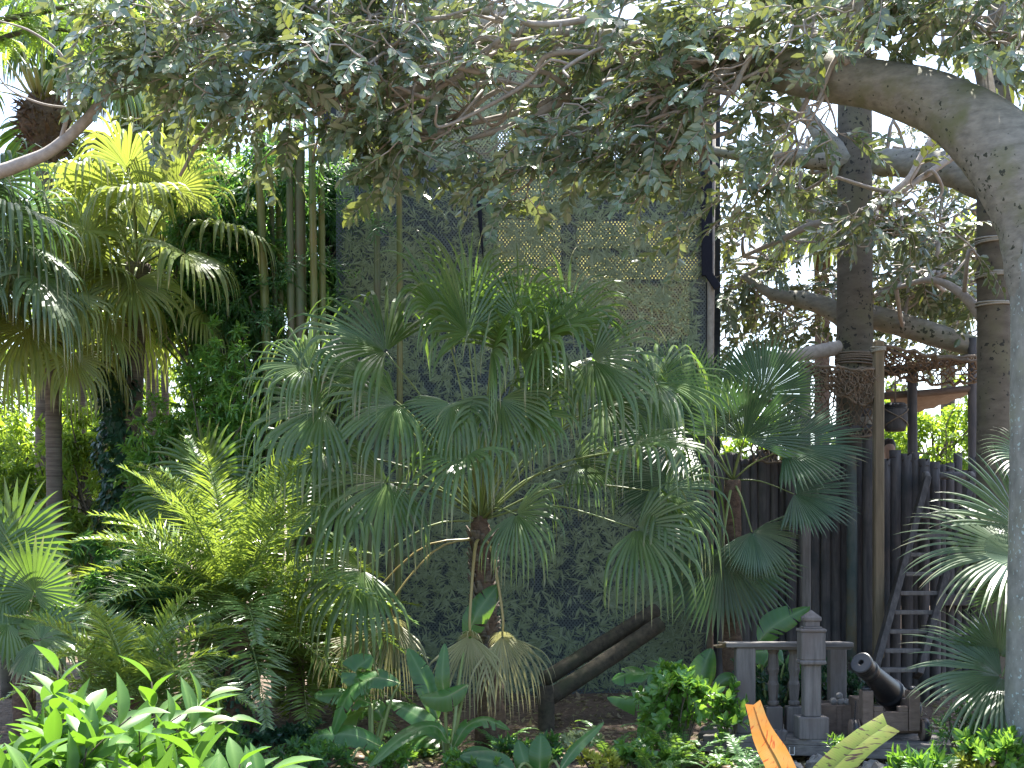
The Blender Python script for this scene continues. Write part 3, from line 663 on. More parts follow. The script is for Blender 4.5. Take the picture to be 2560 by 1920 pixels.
spHi = [(rsB.uniform(1950, 2650), rsB.uniform(-520, -120), rsB.uniform(17.5, 20.5), .2) for _ in range(24)]  # branches above the view, added to shade the fort
back_fig('dark brown fig trunk wound with rope above the cargo net', [(2137, 1700, 18.2, 52), (2137, 1200, 18.2, 48), (2137, 850, 18.2, 45), (2137, 500, 18.2, 43), (2137, 200, 18.3, 42), (2140, -150, 18.4, 34)], 'brown_bark',
  [[(2137, 400, 18.2, 34), (2040, 398, 18.2, 26), (1960, 393, 18.2, 20), (1850, 388, 18.3, 15), (1750, 370, 18.4, 8)],
   [(2110, 400, 18.2, 32), (2060, 345, 18.2, 24), (2020, 290, 18.3, 17), (1960, 200, 18.4, 12)],
   [(2137, 820, 18.7, 26), (2080, 775, 18.8, 26), (2010, 750, 18.9, 22), (1930, 735, 19.1, 14), (1860, 690, 19.3, 7)],
   [(2137, 862, 18.2, 20), (2040, 880, 18.1, 18), (1930, 900, 17.9, 16), (1800, 935, 17.7, 12)],
   [(2137, 780, 18.7, 30), (2230, 805, 18.7, 30), (2330, 835, 18.7, 29), (2450, 870, 18.7, 24)],
   [(2137, 560, 18.6, 16), (2040, 560, 18.8, 10), (1950, 600, 19, 7), (1860, 640, 19.3, 5)]],
  spB+spHi, 11, bands=[(884, 6, 'brown_rope' if 'brown_rope' in M else 'rope')])
rsC = np.random.RandomState(6)
spC = [(rsC.uniform(2240, 2500), rsC.uniform(420, 820), rsC.uniform(17.6, 20.5), rsC.uniform(.11, .14)) for _ in range(14)]
spC += [(2190, 540, 16, .13), (2240, 590, 16, .13), (2290, 520, 16.1, .13), (2340, 560, 16.2, .13)]
back_fig('mottled brown fig trunk tied with thin cords beside the net bridge', [(2485, 1700, 16.6, 46), (2485, 1200, 16.6, 43), (2485, 850, 16.6, 41), (2484, 450, 16.6, 40), (2500, 150, 16.6, 40), (2530, -150, 16.7, 40)], 'brown_bark',
  [[(2485, 470, 16.7, 44), (2380, 425, 17, 42), (2290, 410, 17.3, 38), (2190, 405, 17.6, 32)],
   [(2340, 330, 16.3, 9), (2300, 400, 16.2, 10), (2270, 450, 16.1, 9), (2210, 500, 16, 7), (2120, 590, 15.9, 4)],
   [(2400, 380, 16.4, 9), (2310, 440, 16.2, 8), (2230, 480, 16.1, 6), (2080, 440, 16, 4)],
   [(2480, 830, 16.8, 16), (2410, 740, 17, 12), (2330, 700, 17.5, 8), (2240, 720, 18, 5)]],
  spC, 15, bands=[(598, 3, 'pale_rope'), (683, 3, 'pale_rope'), (758, 2, 'pale_rope')])

# ------------------------------------------------------------------ grey limb reaching in from the left and feathery tree
def left_fig():
    b = P(-260, 1500, 14.5); b[2] = gz(b[0], b[1])
    t = thing('young_fig_tree', b, 'smooth grey limbed young fig leaning in beside the tall palm', 'tree')
    mb = MB(); tube(mb, smooth_path([b-UP*.1, P(-250, 1000, 14.5), P(-170, 600, 14.5)], 20), [.13, .11, .09], 12); mb.build('trunk', M['grey_twig'], t, True)
    limb(t, [(-170, 600, 14.5, 20), (-60, 460, 14.5, 19), (40, 415, 14.5, 17), (130, 375, 14.5, 15), (225, 290, 14.5, 14), (275, 215, 14.5, 12), (330, 140, 14.5, 10), (400, 80, 14.5, 8), (470, 30, 14.6, 5)], 'grey_twig', 40, seg=12)
    for l in ([(150, 360, 14.5, 6), (172, 260, 14.4, 5), (160, 150, 14.4, 5), (80, 80, 14.3, 3), (-10, 50, 14.3, 2)], [(158, 145, 14.4, 4), (200, 95, 14.4, 3), (230, 60, 14.4, 2)], [(175, 270, 14.4, 3), (100, 258, 14.3, 3), (20, 220, 14.3, 2), (-20, 160, 14.3, 2)], [(180, 250, 14.4, 3), (240, 185, 14.4, 2), (260, 150, 14.4, 1)]):
        limb(t, l, 'grey_twig', 24, 'branch', 7)
    rs = np.random.RandomState(31)
    for x, y in ((300, 130), (270, 190), (340, 60), (300, 40), (400, 90), (430, 160), (380, 200), (460, 60), (350, 150), (260, 90)):
        a = P(x+40, y-30, 14.5); leafy_branch(t, a, P(x, y, 14.4), rs, .15, .012, 2, 3, .4, nl=9, wr=.6)
left_fig()
def feather_tree():
    b = P(-420, 1500, 16); b[2] = gz(b[0], b[1])
    t = thing('feathery_tree', b, 'tree with lacy bright green feather leaves above the tall palm', 'tree')
    mb = MB(); tube(mb, smooth_path([b, P(-380, 700, 16), P(-250, 150, 16), P(-180, -150, 16)], 24), [.14, .11, .08, .05], 10); mb.build('trunk', M['brown_bark'], t, True)
    bb, lb = MB(), MB(); rs = np.random.RandomState(12)
    for l in ([(-230, 90, 16, 11), (-60, 60, 16, 9), (60, 40, 16, 8), (200, 10, 16, 5), (300, 0, 16, 3)], [(-230, 160, 16, 9), (-40, 110, 16, 8), (80, 75, 16, 6), (190, 80, 16, 4), (250, 110, 16, 2)], [(-200, 0, 16, 9), (0, -20, 16, 7), (180, -60, 16, 4)]):
        q = smooth_path([P(x, y, d) for x, y, d, r in l], 24); tube(bb, q, [S(r, 16) for x, y, d, r in l], 7)
        for i in range(4, 24):
            for k in range(3):
                d = np.array([rs.uniform(-.5, 1), rs.uniform(-1, .6), rs.uniform(-.5, .4)])
                pinnate(lb, q[i], d, rs.uniform(.35, .6), rs, 16, .10, 1.0, .022, .1, .15, ns=7, gdroop=.3, rr=.003)
    bb.build('branches', M['brown_bark'], t, True); lb.build('crown', M['feather_leaf'], t)
feather_tree()

# ------------------------------------------------------------------ palms at the left
rsL = np.random.RandomState(41)
p = P(140, 1480, 17); fan_palm('slim fan palm with ringed dark trunk and drooping grey green skirt', (p[0], 17), P(132, 760, 17), rsL, 19, .85, .9, 'fan_leaf_gold', .095, 1.0, -.9, 1.15, .4, skirt=1, old=.0, split=.32)
p = P(300, 1480, 17.8); pv = fan_palm('golden green fan palm with ivy wrapped trunk', (p[0], 17.8), P(345, 660, 17.8), rsL, 28, 1.1, .98, 'fan_leaf_gold', .13, .75, -.7, 1.35, .4, skirt=1, old=.0, split=.32)
def ivy(par, x, d, y0, y1, r, rs, n=1500):
    q0, q1 = P(x, y0, d), P(x-10, y1, d); u = rs.rand(n); an = rs.uniform(0, 6.28, n)
    rr = r*(1+.25*np.sin(u*17)+.2*rs.randn(n)*.5)
    p = q0+(q1-q0)*u[:, None]+np.stack([np.cos(an)*rr, np.sin(an)*rr, 0*an], 1)
    d_ = np.stack([np.cos(an)*.4, np.sin(an)*.4, -np.ones(n)*.8], 1)+rs.randn(n, 3)*.35; nr = np.stack([np.cos(an), np.sin(an), np.ones(n)*.5], 1)+rs.randn(n, 3)*.2
    mb = MB(); leaves(mb, p, d_, nr, rs.uniform(.07, .13, n), rs.uniform(.06, .10, n), 'ovate', rs); mb.build('ivy', M['ivy_leaf'], par)
ivy(pv, 300, 17.8, 1330, 900, .22, rsL)
p = P(105, 1500, 20); tp = fan_palm('tall palm with shaggy brown crown base and upright stubs', (p[0], 20), P(112, 250, 20), rsL, 9, 1.5, 1.15, 'fan_leaf', .11, 1.1, -.4, 1.1, .4, skirt=1, trunkmat='palm_bark', bulge=1.1)
def shag(par, x, y, d, rs):
    mb = MB(); c = P(x, y, d); lathe(mb, c-UP*.5, [(.10, -.15), (.22, .05), (.34, .3), (.36, .5), (.22, .75), (.1, .9)], 14)
    mb.v[-1] = mb.v[-1]+rs.randn(*mb.v[-1].shape)*.03
    n = 500; an = rs.uniform(0, 6.28, n); z = rs.uniform(-.55, .3, n); r = .3*np.sqrt(np.clip(1-(z/.75)**2, .1, 1))
    pp = c+np.stack([np.cos(an)*r, np.sin(an)*r, z], 1); dd = np.stack([np.cos(an), np.sin(an), rs.uniform(-.9, .9, n)], 1)
    leaves(mb, pp, dd, UP+rs.randn(n, 3), rs.uniform(.1, .28, n), .03, 'blade', rs); mb.build('fibre_mat', M['fibre_bark'], par)
    sb = MB()
    for i in range(16):
        a = i*2.4; e = rs.uniform(.5, 1.4); d_ = np.array([math.cos(a)*math.cos(e), math.sin(a)*math.cos(e), math.sin(e)])
        tube(sb, smooth_path([c+UP*.1, c+d_*.45, c+d_*rs.uniform(.7, 1.0)+UP*.05], 7), np.linspace(.06, .025, 7), 6, squash=.5, c=np.array([.7, .35, .5]))
    sb.build('leaf_stubs', M['stalk'], par, True)
shag(tp, 115, 290, 20, rsL)
p = P(205, 1480, 21); fan_palm('thin pale trunked palm half hidden between the fan palms', (p[0], 21), P(205, 640, 21), rsL, 14, .8, .75, 'fan_leaf', .055, 1.0, -.5, 1.2, .3)
p = P(430, 1480, 23); fan_palm('far fan palm with bright fronds beneath the fig leaves', (p[0], 23), P(400, 480, 23), rsL, 22, 1.0, 1.15, 'fan_leaf_gold', .06, .7, -.6, 1.3, .3)
p = P(420, 1480, 22); fan_palm('tall far palm hanging drooping fronds high against the sky', (p[0], 22), P(330, 60, 22), rsL, 20, 1.2, 1.25, 'fan_leaf', .1, 1.3, -.7, 1.1, .4, skirt=3)
p = P(-60, 1480, 15.5); fan_palm('wide fan palm leaning in at the picture edge with grey fronds', (p[0], 15.5), P(-75, 640, 15.5), rsL, 16, .75, 1.05, 'fan_leaf_grey', .11, 1.1, -.6, 1.2, .35, split=.3)
# low fans, scripted fronds: (hastula px,py,depth, screen axis angle deg (0 right, 90 up), toward-camera tilt, R m, droop)
def scripted(par, crown, lst, leaf, rs, n=40, span=2.4, split=.5, dry=.3, r0=.02, r1=.010, stalk='stalk', lift=.08, cup=.15, dryall=0, k=9, kink=False, tilt=0):
    for (x, y, d, ang, tw, R, dr) in lst:
        h = P(x, y, d); a = math.radians(ang); ax = nrmz([math.cos(a), -tw, math.sin(a)])
        # leaf faces roughly up / towards the viewer
        nr = np.array([-.15*math.cos(a), -.75, .7]) if math.sin(a) < .5 else np.array([0, -.9, .35])
        if tilt: nr = np.array([rs.uniform(-.5, .5), -rs.uniform(.25, .95), rs.uniform(.35, .9)])
        fb, pb = MB(), MB(); fan(fb, h, ax, nrmz(nr+rs.randn(3)*.12), R, rs, n, span, split, dr, dry, k=k, cup=cup, dryall=dryall, kink=kink)
        petiole(pb, crown, h, lift, r0, r1); o = fb.build('frond', M[leaf], par); pb.build('petiole', M[stalk], o, True)
def low_palm(label, crown, lst, leaf, seed, **kw):
    c = P(*crown); rs = np.random.RandomState(seed); t = thing('fan_palm', (c[0], c[1], gz(c[0], c[1])), label, 'palm')
    mb = MB(); b = np.array([c[0], c[1], gz(c[0], c[1])-.1]); tube(mb, smooth_path([b, c], 16), [.13, .11, .10], 10, rough=.08, rs=rs); mb.build('trunk', M[kw.pop('trunk', 'fibre_bark')], t, True)
    scripted(t, c, lst, leaf, rs, **kw); return t
low_palm('low fan palm with one glowing backlit leaf under the ringed trunk', (60, 1620, 14), [(30, 1370, 14.2, 75, .0, .75, .25), (85, 1480, 13.9, 88, .25, .62, .1), (10, 1480, 14, 150, .2, .7, .4), (100, 1600, 13.6, 10, .3, .6, .5), (20, 1560, 13.8, 160, .4, .65, .5), (-30, 1400, 14.2, 110, 0, .7, .3), (150, 1560, 14.2, 40, .1, .55, .3)], 'fan_leaf', 61, split=.62, span=2.7, dry=.2)
low_palm('low green fan palm opening an upright fan above the date palm', (510, 1420, 16.2), [(515, 1190, 16.2, 90, .15, .72, .35), (590, 1240, 16.4, 45, .1, .7, .7), (440, 1260, 16.3, 135, .1, .65, .5), (600, 1330, 16, 10, .3, .65, .8)], 'fan_leaf', 62, split=.55, span=2.6)

# ------------------------------------------------------------------ pygmy date palms
def date_palm(label, crown, d, base, seed, nf, L, elo, ehi, ll=.3, tr=.11, nl=74, azc=None, scripted_=None):
    rs = np.random.RandomState(seed); c = P(crown[0], crown[1], d); b = np.array([P(base, 0, d)[0], d, 0.]); b[2] = gz(b[0], b[1])
    t = thing('date_palm', b, label, 'palm', None)
    mb = MB(); tube(mb, smooth_path([b-UP*.1, b*.5+c*.5+np.array([.03, 0, 0]), c], 26), [tr*1.3, tr, tr*1.1], 12, rough=.14, rs=rs); mb.build('trunk', M['fibre_bark'], t, True)
    for i in range(nf):
        u = (i+.5)/nf; el = ehi+(elo-ehi)*u; a = i*2.39996+rs.uniform(-.3, .3)
        dv = np.array([math.cos(a)*math.cos(el), math.sin(a)*math.cos(el), math.sin(el)])
        fb = MB(); pinnate(fb, c, dv, L*rs.uniform(.85, 1.15), rs, nl, ll, 1.0, .024, .12, .45, ns=16, gdroop=.1)
        fb.build('frond', M['date_leaf'], t)
    if scripted_:
        for (dx, dy, dz, LL, dr) in scripted_:
            fb = MB(); pinnate(fb, c, np.array([dx, dy, dz]), LL, rs, nl, ll, dr, .024, .12, .45, ns=16, gdroop=.1); fb.build('frond', M['date_leaf'], t)
    return t, rs
dp, rsd = date_palm('large date palm with arching feathery fronds and fern covered trunk', (585, 1520), 14.7, 590, 71, 38, 1.95, -.5, 1.35, .45, .13,
   scripted_=[(-1, -.1, .55, 1.9, 1.0), (-1, .2, .9, 1.9, .9), (-1, -.3, .25, 1.75, .9), (-1, -.2, -.02, 1.5, .7), (-.8, -.4, 1.1, 1.8, 1.0), (-.5, .1, 1.4, 1.7, .9), (-1, .3, .35, 1.85, .7), (.2, -.7, .6, 1.1, 1.3), (.45, -.6, .5, 1.0, 1.4), (-.1, -.8, .3, 1.0, 1.4), (.3, .1, 1.5, 1.6, .8), (-.9, -.1, -.25, 1.3, .7)])
def trunk_ferns(par, x, d, y0, y1, r, rs):
    mb = MB()
    for i in range(70):
        an = rs.uniform(0, 6.28); p = P(x, rs.uniform(y0, y1), d)+np.array([math.cos(an)*r, math.sin(an)*r, 0])
        pinnate(mb, p, np.array([math.cos(an)*.8, math.sin(an)*.8-.3, .4]), rs.uniform(.2, .4), rs, 16, .05, 2.0, .016, .05, .1, ns=8, rr=.003)
    mb.build('ferns', M['fern_leaf'], par)
    n = 300; an = rs.uniform(0, 6.28, n); pp = np.stack([P(x, 0, d)[0]+np.cos(an)*r, d+np.sin(an)*r, rs.uniform(P(0, y1, d)[2], P(0, y0, d)[2], n)], 1)
    mb = MB(); leaves(mb, pp, np.stack([np.cos(an), np.sin(an), -np.ones(n)], 1)+rs.randn(n, 3)*.4, np.stack([np.cos(an), np.sin(an), .5+0*an], 1), rs.uniform(.04, .09, n), .045, 'ovate', rs); mb.build('creeper', M['ivy_leaf'], par)
trunk_ferns(dp, 590, 14.7, 1870, 1620, .16, rsd)
date_palm('second shaded date palm with bare leaning stems', (745, 1640), 15.8, 730, 72, 28, 1.5, -.5, 1.2, .38, .07)
date_palm('small date palm at ground level with tawny lower fronds', (330, 1740), 12.6, 330, 73, 20, 1.2, -.1, 1.2, .34, .1)

# ------------------------------------------------------------------ the main drooping fan palm in the middle
def main_palm():
    D = 15.0; crown = P(1200, 1330, D); rs = np.random.RandomState(91)
    b = P(1225, 1800, D); b[2] = gz(b[0], b[1]); t = thing('fan_palm', b, 'big fan palm with weeping leaf tips in front of the printed screen', 'palm')
    mb = MB(); tube(mb, smooth_path([b-UP*.1, P(1225, 1700, D), P(1212, 1480, D), crown, P(1205, 1290, D)], 40), [.17, .135, .11, .11, .06], 14, rough=.13, rs=rs); mb.build('trunk', M['fibre_bark'], t, True)
    mb = MB()
    for i in range(120):
        an = rs.uniform(0, 6.28); u = rs.rand(); c = P(1205+10*u, 1340+330*u, D)+np.array([math.cos(an), math.sin(an), 0])*.10
        d = np.array([math.cos(an)*.55, math.sin(an)*.55, .9]); tube(mb, smooth_path([c, c+d*.06, c+d*.13], 5), np.linspace(.05, .02, 5), 5, squash=.4)
    mb.build('leaf_bases', M['palm_bark'], t, True)
    L = [  # x, y, depth, angle, toward, R, droop
     (770, 918, 14.6, 172, .15, .62, .75), (965, 880, 14.7, 145, .1, .92, .75), (1065, 845, 15.3, 125, .0, .80, .75),
     (1170, 835, 14.9, 100, .15, .78, .55), (1228, 882, 14.5, 70, .6, .75, 1.1), (1300, 800, 15.1, 85, .1, .62, .55), (1420, 822, 15.2, 60, .05, .72, .8),
     (1520, 830, 15.4, 35, .0, .78, .8), (1505, 1005, 15.2, 5, .2, .75, 1.0), (1325, 1042, 14.5, 20, .5, .55, 1.0), (1588, 1120, 14.6, 8, .45, .86, .85),
     (805, 1025, 14.5, 195, .3, .80, 1.15), (1045, 1040, 14.4, 205, .4, .80, 1.1), (1168, 1137, 14.3, 215, .6, .80, 1.0), (803, 1128, 14.8, 190, .2, .80, .95),
     (862, 1228, 14.7, 200, .2, .82, .95), (970, 1205, 14.5, 215, .4, .78, 1.1), (1592, 1322, 14.7, 335, .5, .80, 1.1), (905, 1425, 14.6, 215, .4, .75, 1.3),
     (1290, 1285, 14.3, 320, .8, .62, 1.2), (1120, 950, 15.2, 160, .0, .85, 1.0), (1380, 960, 15.5, 30, -.1, .75, 1.0), (880, 1000, 15.4, 170, -.2, .8, .95), (1300, 900, 14.7, 40, .5, .7, 1.2), (1440, 1160, 15.3, -10, .1, .6, 1.2), (1000, 1330, 15.2, 190, .0, .7, 1.2), (1130, 1010, 14.6, 250, .5, .7, 1.0), (1250, 1000, 14.5, 285, .5, .7, 1.0), (720, 1140, 15.2, 190, .1, .75, 1.), (1640, 960, 15.3, 5, .1, .75, 1.), (1180, 760, 15.3, 92, 0, .6, .5), (900, 930, 15, 200, .2, .7, 1.), (1480, 900, 14.8, -20, .3, .75, 1.), (760, 1300, 15.1, 200, .1, .75, 1.1), (1660, 1230, 15.1, -20, .1, .75, 1.1), (1110, 800, 14.8, 115, .2, .7, .8), (1240, 780, 14.9, 80, .2, .7, .8), (1350, 860, 14.6, 40, .4, .75, 1.), (990, 1010, 14.5, 200, .4, .75, 1.1)]
    L = [q for i, q in enumerate(L) if i not in (2, 7, 12, 20, 22, 25, 28, 33, 36)]
    L = [(x, y, d, a_, tw, R, dr*(.6 if y < 850 and 55 < a_ < 130 else 1)) for x, y, d, a_, tw, R, dr in L]
    L = [(x, y, d, a_, tw, R*1.5*rs.uniform(.9, 1.12), dr*1.05) for x, y, d, a_, tw, R, dr in L]
    scripted(t, P(1203, 1300, D), L, 'fan_leaf', rs, n=29, span=1.75, split=.27, dry=.35, lift=.12, r0=.024, r1=.013, k=13, kink=True, cup=.3, tilt=1)
    low = [(1175, 1590, 14.5, 268, .15, .70, .9), (1256, 1590, 14.55, 285, .15, .68, .9), (985, 1555, 14.6, 262, .3, .68, 1.0), (900, 1590, 14.8, 245, .2, .62, 1.2)]
    low = [(x, y, d, a_, tw, R*1.3, dr) for x, y, d, a_, tw, R, dr in low]
    for (x, y, d, ang, tw, R, dr) in low:
        h = P(x, y, d); a = math.radians(ang); fb, pb = MB(), MB()
        fan(fb, h, nrmz([math.cos(a), -tw, math.sin(a)]), np.array([0, -1., .25]), R, rs, 24, 1.0, .26, dr*.55, 1.0, k=10, cup=.6, dryall=.15, kink=True); fan(fb, h, nrmz([-.3*math.cos(a), -.5, .7]), np.array([0, -1., -.3]), R*.26, rs, 22, 2.2, .3, .6, .6, k=7, dryall=.2)
        tube(pb, smooth_path([P(1200, 1345, D), P((1200+x)/2+(0 if abs(x-1210) < 60 else 0), min(1372, y-180), (D+d)/2-.1), P(x, y-60, d), h], 12), np.linspace(.02, .012, 12), 6, squash=.6, c=np.array([.9, .8, .5]))
        o = fb.build('frond', M['dry_frond'], t); o['label'] = 'yellowing frond hanging down the trunk'; pb.build('petiole', M['stalk'], o, True)
main_palm()
low_palm('stiff dark green fan palm between the screen and the log fence', (1832, 1200, 16.2), [(1905, 985, 16.1, 62, .0, 0.76, .02), (1715, 1095, 15.9, 170, .35, 1.04, .1), (1790, 1075, 16.4, 120, .0, 0.92, .05), (1960, 1125, 16, 8, .3, 0.98, .15), (1985, 1235, 15.9, -12, .3, 0.76, .15), (1805, 1375, 15.8, 268, .1, 1.04, .1), (1690, 1205, 16.2, 195, .2, 0.85, .2), (1860, 1100, 15.9, 75, .5, 0.85, .1), (1700, 1010, 16.6, 130, .0, 0.85, .1), (1880, 1330, 15.7, 300, .3, 0.61, .2)], 'fan_leaf_deep', 95, n=46, span=1.6, split=.64, dry=.05)
low_palm('fan palm pushing broad fans out from behind the pale trunk', (2570, 1560, 13.9), [(2540, 1395, 13.7, 172, .2, 1.2, .32), (2505, 1692, 13.3, 178, .25, 1.0, .3), (2540, 1480, 13.9, 100, .0, .6, .1), (2560, 1330, 14.1, 148, .0, 1.05, .22), (2570, 1150, 14.3, 150, .0, .55, .4), (2500, 1640, 13.5, 92, .1, .62, .1)], 'fan_leaf_grey', 96, n=40, span=1.75, split=.52, dry=.15)

# ------------------------------------------------------------------ bamboo
def cane(x0, y0, x1, y1, d, r, mat, seed, label, nleaf=6):
    rs = np.random.RandomState(seed); b = P(x1, y1, d); b[2] = gz(b[0], b[1]); tpp = P(x0, y0, d); r *= 1.08; t = thing('bamboo_cane', b, label, 'bamboo', 'bamboo canes standing before the screen')
    pts = smooth_path([b-UP*.05, (b+tpp)/2+np.array([.03, 0, 0]), tpp], 90); mb = MB()
    rad = S(r, d)*np.linspace(1, .8, 90)*(1+.10*((np.arange(90) % 7) == 0)-.03*((np.arange(90) % 7) == 1))
    tube(mb, pts, rad, 12); mb.build('culm', M[mat], t, True)
    lb = MB(); wb = lb
    for k in range(nleaf):
        p = pts[rs.randint(38, 88)]; a = rs.uniform(0, 6.28); dd = np.array([math.cos(a), math.sin(a)*.6, rs.uniform(-.2, .5)])
        q = smooth_path([p, p+dd*.35+UP*.05, p+dd*.7-UP*.15], 8); tube(wb, q, .005, 4)
        for j in range(9): sprig(lb, wb, q[rs.randint(2, 8)], dd+rs.randn(3)*.6, .28, rs, .15, .9, 8, 'blade', .13, .003)
    if nleaf: lb.build('foliage', M['bamboo_leaf'], t)
for a in [(640, 250, 692, 1750, 17.6, 12, 'cane_green', 1, 'yellow green bamboo cane leaning at the edge of its clump', 14), (672, 330, 706, 1750, 17.9, 7, 'cane_dark', 2, 'thin dark bamboo cane beside the leaning yellow one', 10), (695, 330, 698, 1750, 18.1, 9, 'cane_green', 11, 'slender green bamboo cane set back inside the clump', 8), (656, 320, 640, 1750, 18.2, 9, 'cane_dark', 12, 'dark bamboo cane tilting out of the back of the clump', 8), (722, 300, 724, 1750, 17.5, 10, 'cane_dark', 3, 'dark brown bamboo cane, thinner of the touching pair', 10),
          (748, 300, 746, 1750, 17.55, 15, 'cane_dark', 4, 'thickest dark bamboo cane in the middle of the clump', 8), (778, 280, 786, 1750, 17.5, 10, 'cane_green', 5, 'green bamboo cane touching a straighter green one', 8), (801, 260, 803, 1750, 17.6, 9, 'cane_green', 6, 'straight green bamboo cane ending the dense clump', 6),
          (940, 280, 935, 1750, 17.7, 9, 'cane_dark', 7, 'lone bamboo cane before the screen with brown base', 4), (997, 300, 990, 1200, 17.9, 8, 'cane_green', 8, 'short green bamboo cane nearest the hanging strap', 3), (915, 900, 918, 1770, 16.9, 8, 'cane_dark', 9, 'low bamboo cane rising among the weeping fronds', 0), (968, 1300, 972, 1790, 17, 8, 'cane_dark', 10, 'blackish bamboo stub among the yellowing fronds', 0)]: cane(*a)

# ------------------------------------------------------------------ background trees
def pxtree(x, d, label, y_top, y_bot, wpx, seed, **kw):
    b = P(x, 0, d); g = gz(b[0], d); zt = P(0, y_top, d)[2]-g; zb = max(.3, P(0, y_bot, d)[2]-g); rx = S(wpx/2, d); rs = np.random.RandomState(seed)
    cz, rz = (zt+zb)/2, (zt-zb)/2
    cr = [(0, 0, cz, rx*.75, rx*.6, rz*.8)]+[(rs.uniform(-.7, .7)*rx, rs.uniform(-.5, .5)*rx, cz+rs.uniform(-.7, .8)*rz, rx*.45, rx*.45, rz*.32) for _ in range(5)]
    return leafy_tree(label, (b[0], d), zt, cr, rs, **kw)
G = 'trees and thickets beyond the planting'
pxtree(90, 23, 'bright narrow leaved thicket behind the ringed trunk', 880, 1520, 460, 201, n=8200, leafL=.17, wr=.28, group=G, hang=.7)
pxtree(330, 24, 'sunlit yellow green thicket behind the ivy trunk', 820, 1520, 460, 202, n=8200, leafL=.17, wr=.28, group=G, hang=.7)
pxtree(530, 16.9, 'glossy leaved bush rising against the bamboo clump', 750, 1400, 250, 203, n=7000, leafL=.12, wr=.3, leaf='shrub_leaf', group=G)
pxtree(600, 18.3, 'dark leafy mass filling the gap beside the bamboo', 700, 1500, 260, 204, n=7000, leafL=.13, wr=.2, leaf='bamboo_leaf', group=G)
pxtree(560, 17.9, 'deep green bamboo foliage under the fig branches', 360, 960, 360, 205, n=16000, leafL=.17, wr=.18, leaf='bamboo_leaf', tm='blade', group=G, hang=.8)
pxtree(780, 19.2, 'deep green bamboo foliage above the touching canes', 300, 800, 300, 206, n=9000, leafL=.17, wr=.17, leaf='bamboo_leaf', tm='blade', group=G, hang=.8)
pxtree(250, 34, 'tall hazy tree far behind the palms', 420, 1500, 620, 207, n=8200, leafL=.22, wr=.35, group=G)
pxtree(-60, 30, 'round bright tree at the far edge behind the palms', 560, 1500, 500, 208, n=7000, leafL=.2, wr=.35, group=G)
pxtree(560, 36, 'broad distant tree behind the bamboo', 300, 1500, 560, 209, n=8200, leafL=.22, wr=.35, group=G)
pxtree(410, 17.2, 'leafy bright bush behind the date palm crown', 930, 1450, 280, 215, n=5200, leafL=.13, wr=.3, leaf='shrub_leaf', group=G)
pxtree(215, 18.6, 'bright narrow leaved bush between the palm trunks', 1000, 1480, 240, 216, n=5200, leafL=.14, wr=.25, group=G)
pxtree(20, 18.2, 'bright low bush at the foot of the ringed trunk', 1060, 1480, 240, 217, n=4200, leafL=.14, wr=.25, group=G)
pxtree(330, 15, 'low glossy undergrowth bush between the palms', 1330, 1600, 400, 214, n=5200, leafL=.12, wr=.3, leaf='bamboo_leaf', group=G)
pxtree(2350, 25, 'glowing yellow green tree behind the dark posts', 940, 1340, 380, 210, n=7500, leafL=.11, wr=.5, group=G, tm='ovate')
pxtree(2150, 27, 'sunlit tree showing through the cargo net', 930, 1400, 300, 211, n=5200, leafL=.14, wr=.45, group=G, tm='ovate')
pxtree(1900, 27, 'sunlit tree showing low beside the stiff fan palm', 960, 1400, 320, 212, n=5200, leafL=.14, wr=.45, group=G, tm='ovate')
pxtree(2620, 30, 'broad distant tree hidden behind the pale trunk', 850, 1400, 400, 213, n=2200, leafL=.16, wr=.45, group=G)
p = P(2055, 1480, 30); fan_palm('distant palm with brown trunk glimpsed against the sky', (p[0], 30), P(2055, 540, 30), np.random.RandomState(222), 18, 1.0, 1.1, 'fan_leaf_gold', .16, .8, -.7, 1.3, .2, trunkmat='fibre_bark', nseg=24)
p = P(2370, 1480, 32); fan_palm('second distant palm glimpsed above the net bridge', (p[0], 32), P(2370, 690, 32), np.random.RandomState(223), 16, 1.0, 1.1, 'fan_leaf_gold', .16, .8, -.7, 1.3, .2, nseg=24)

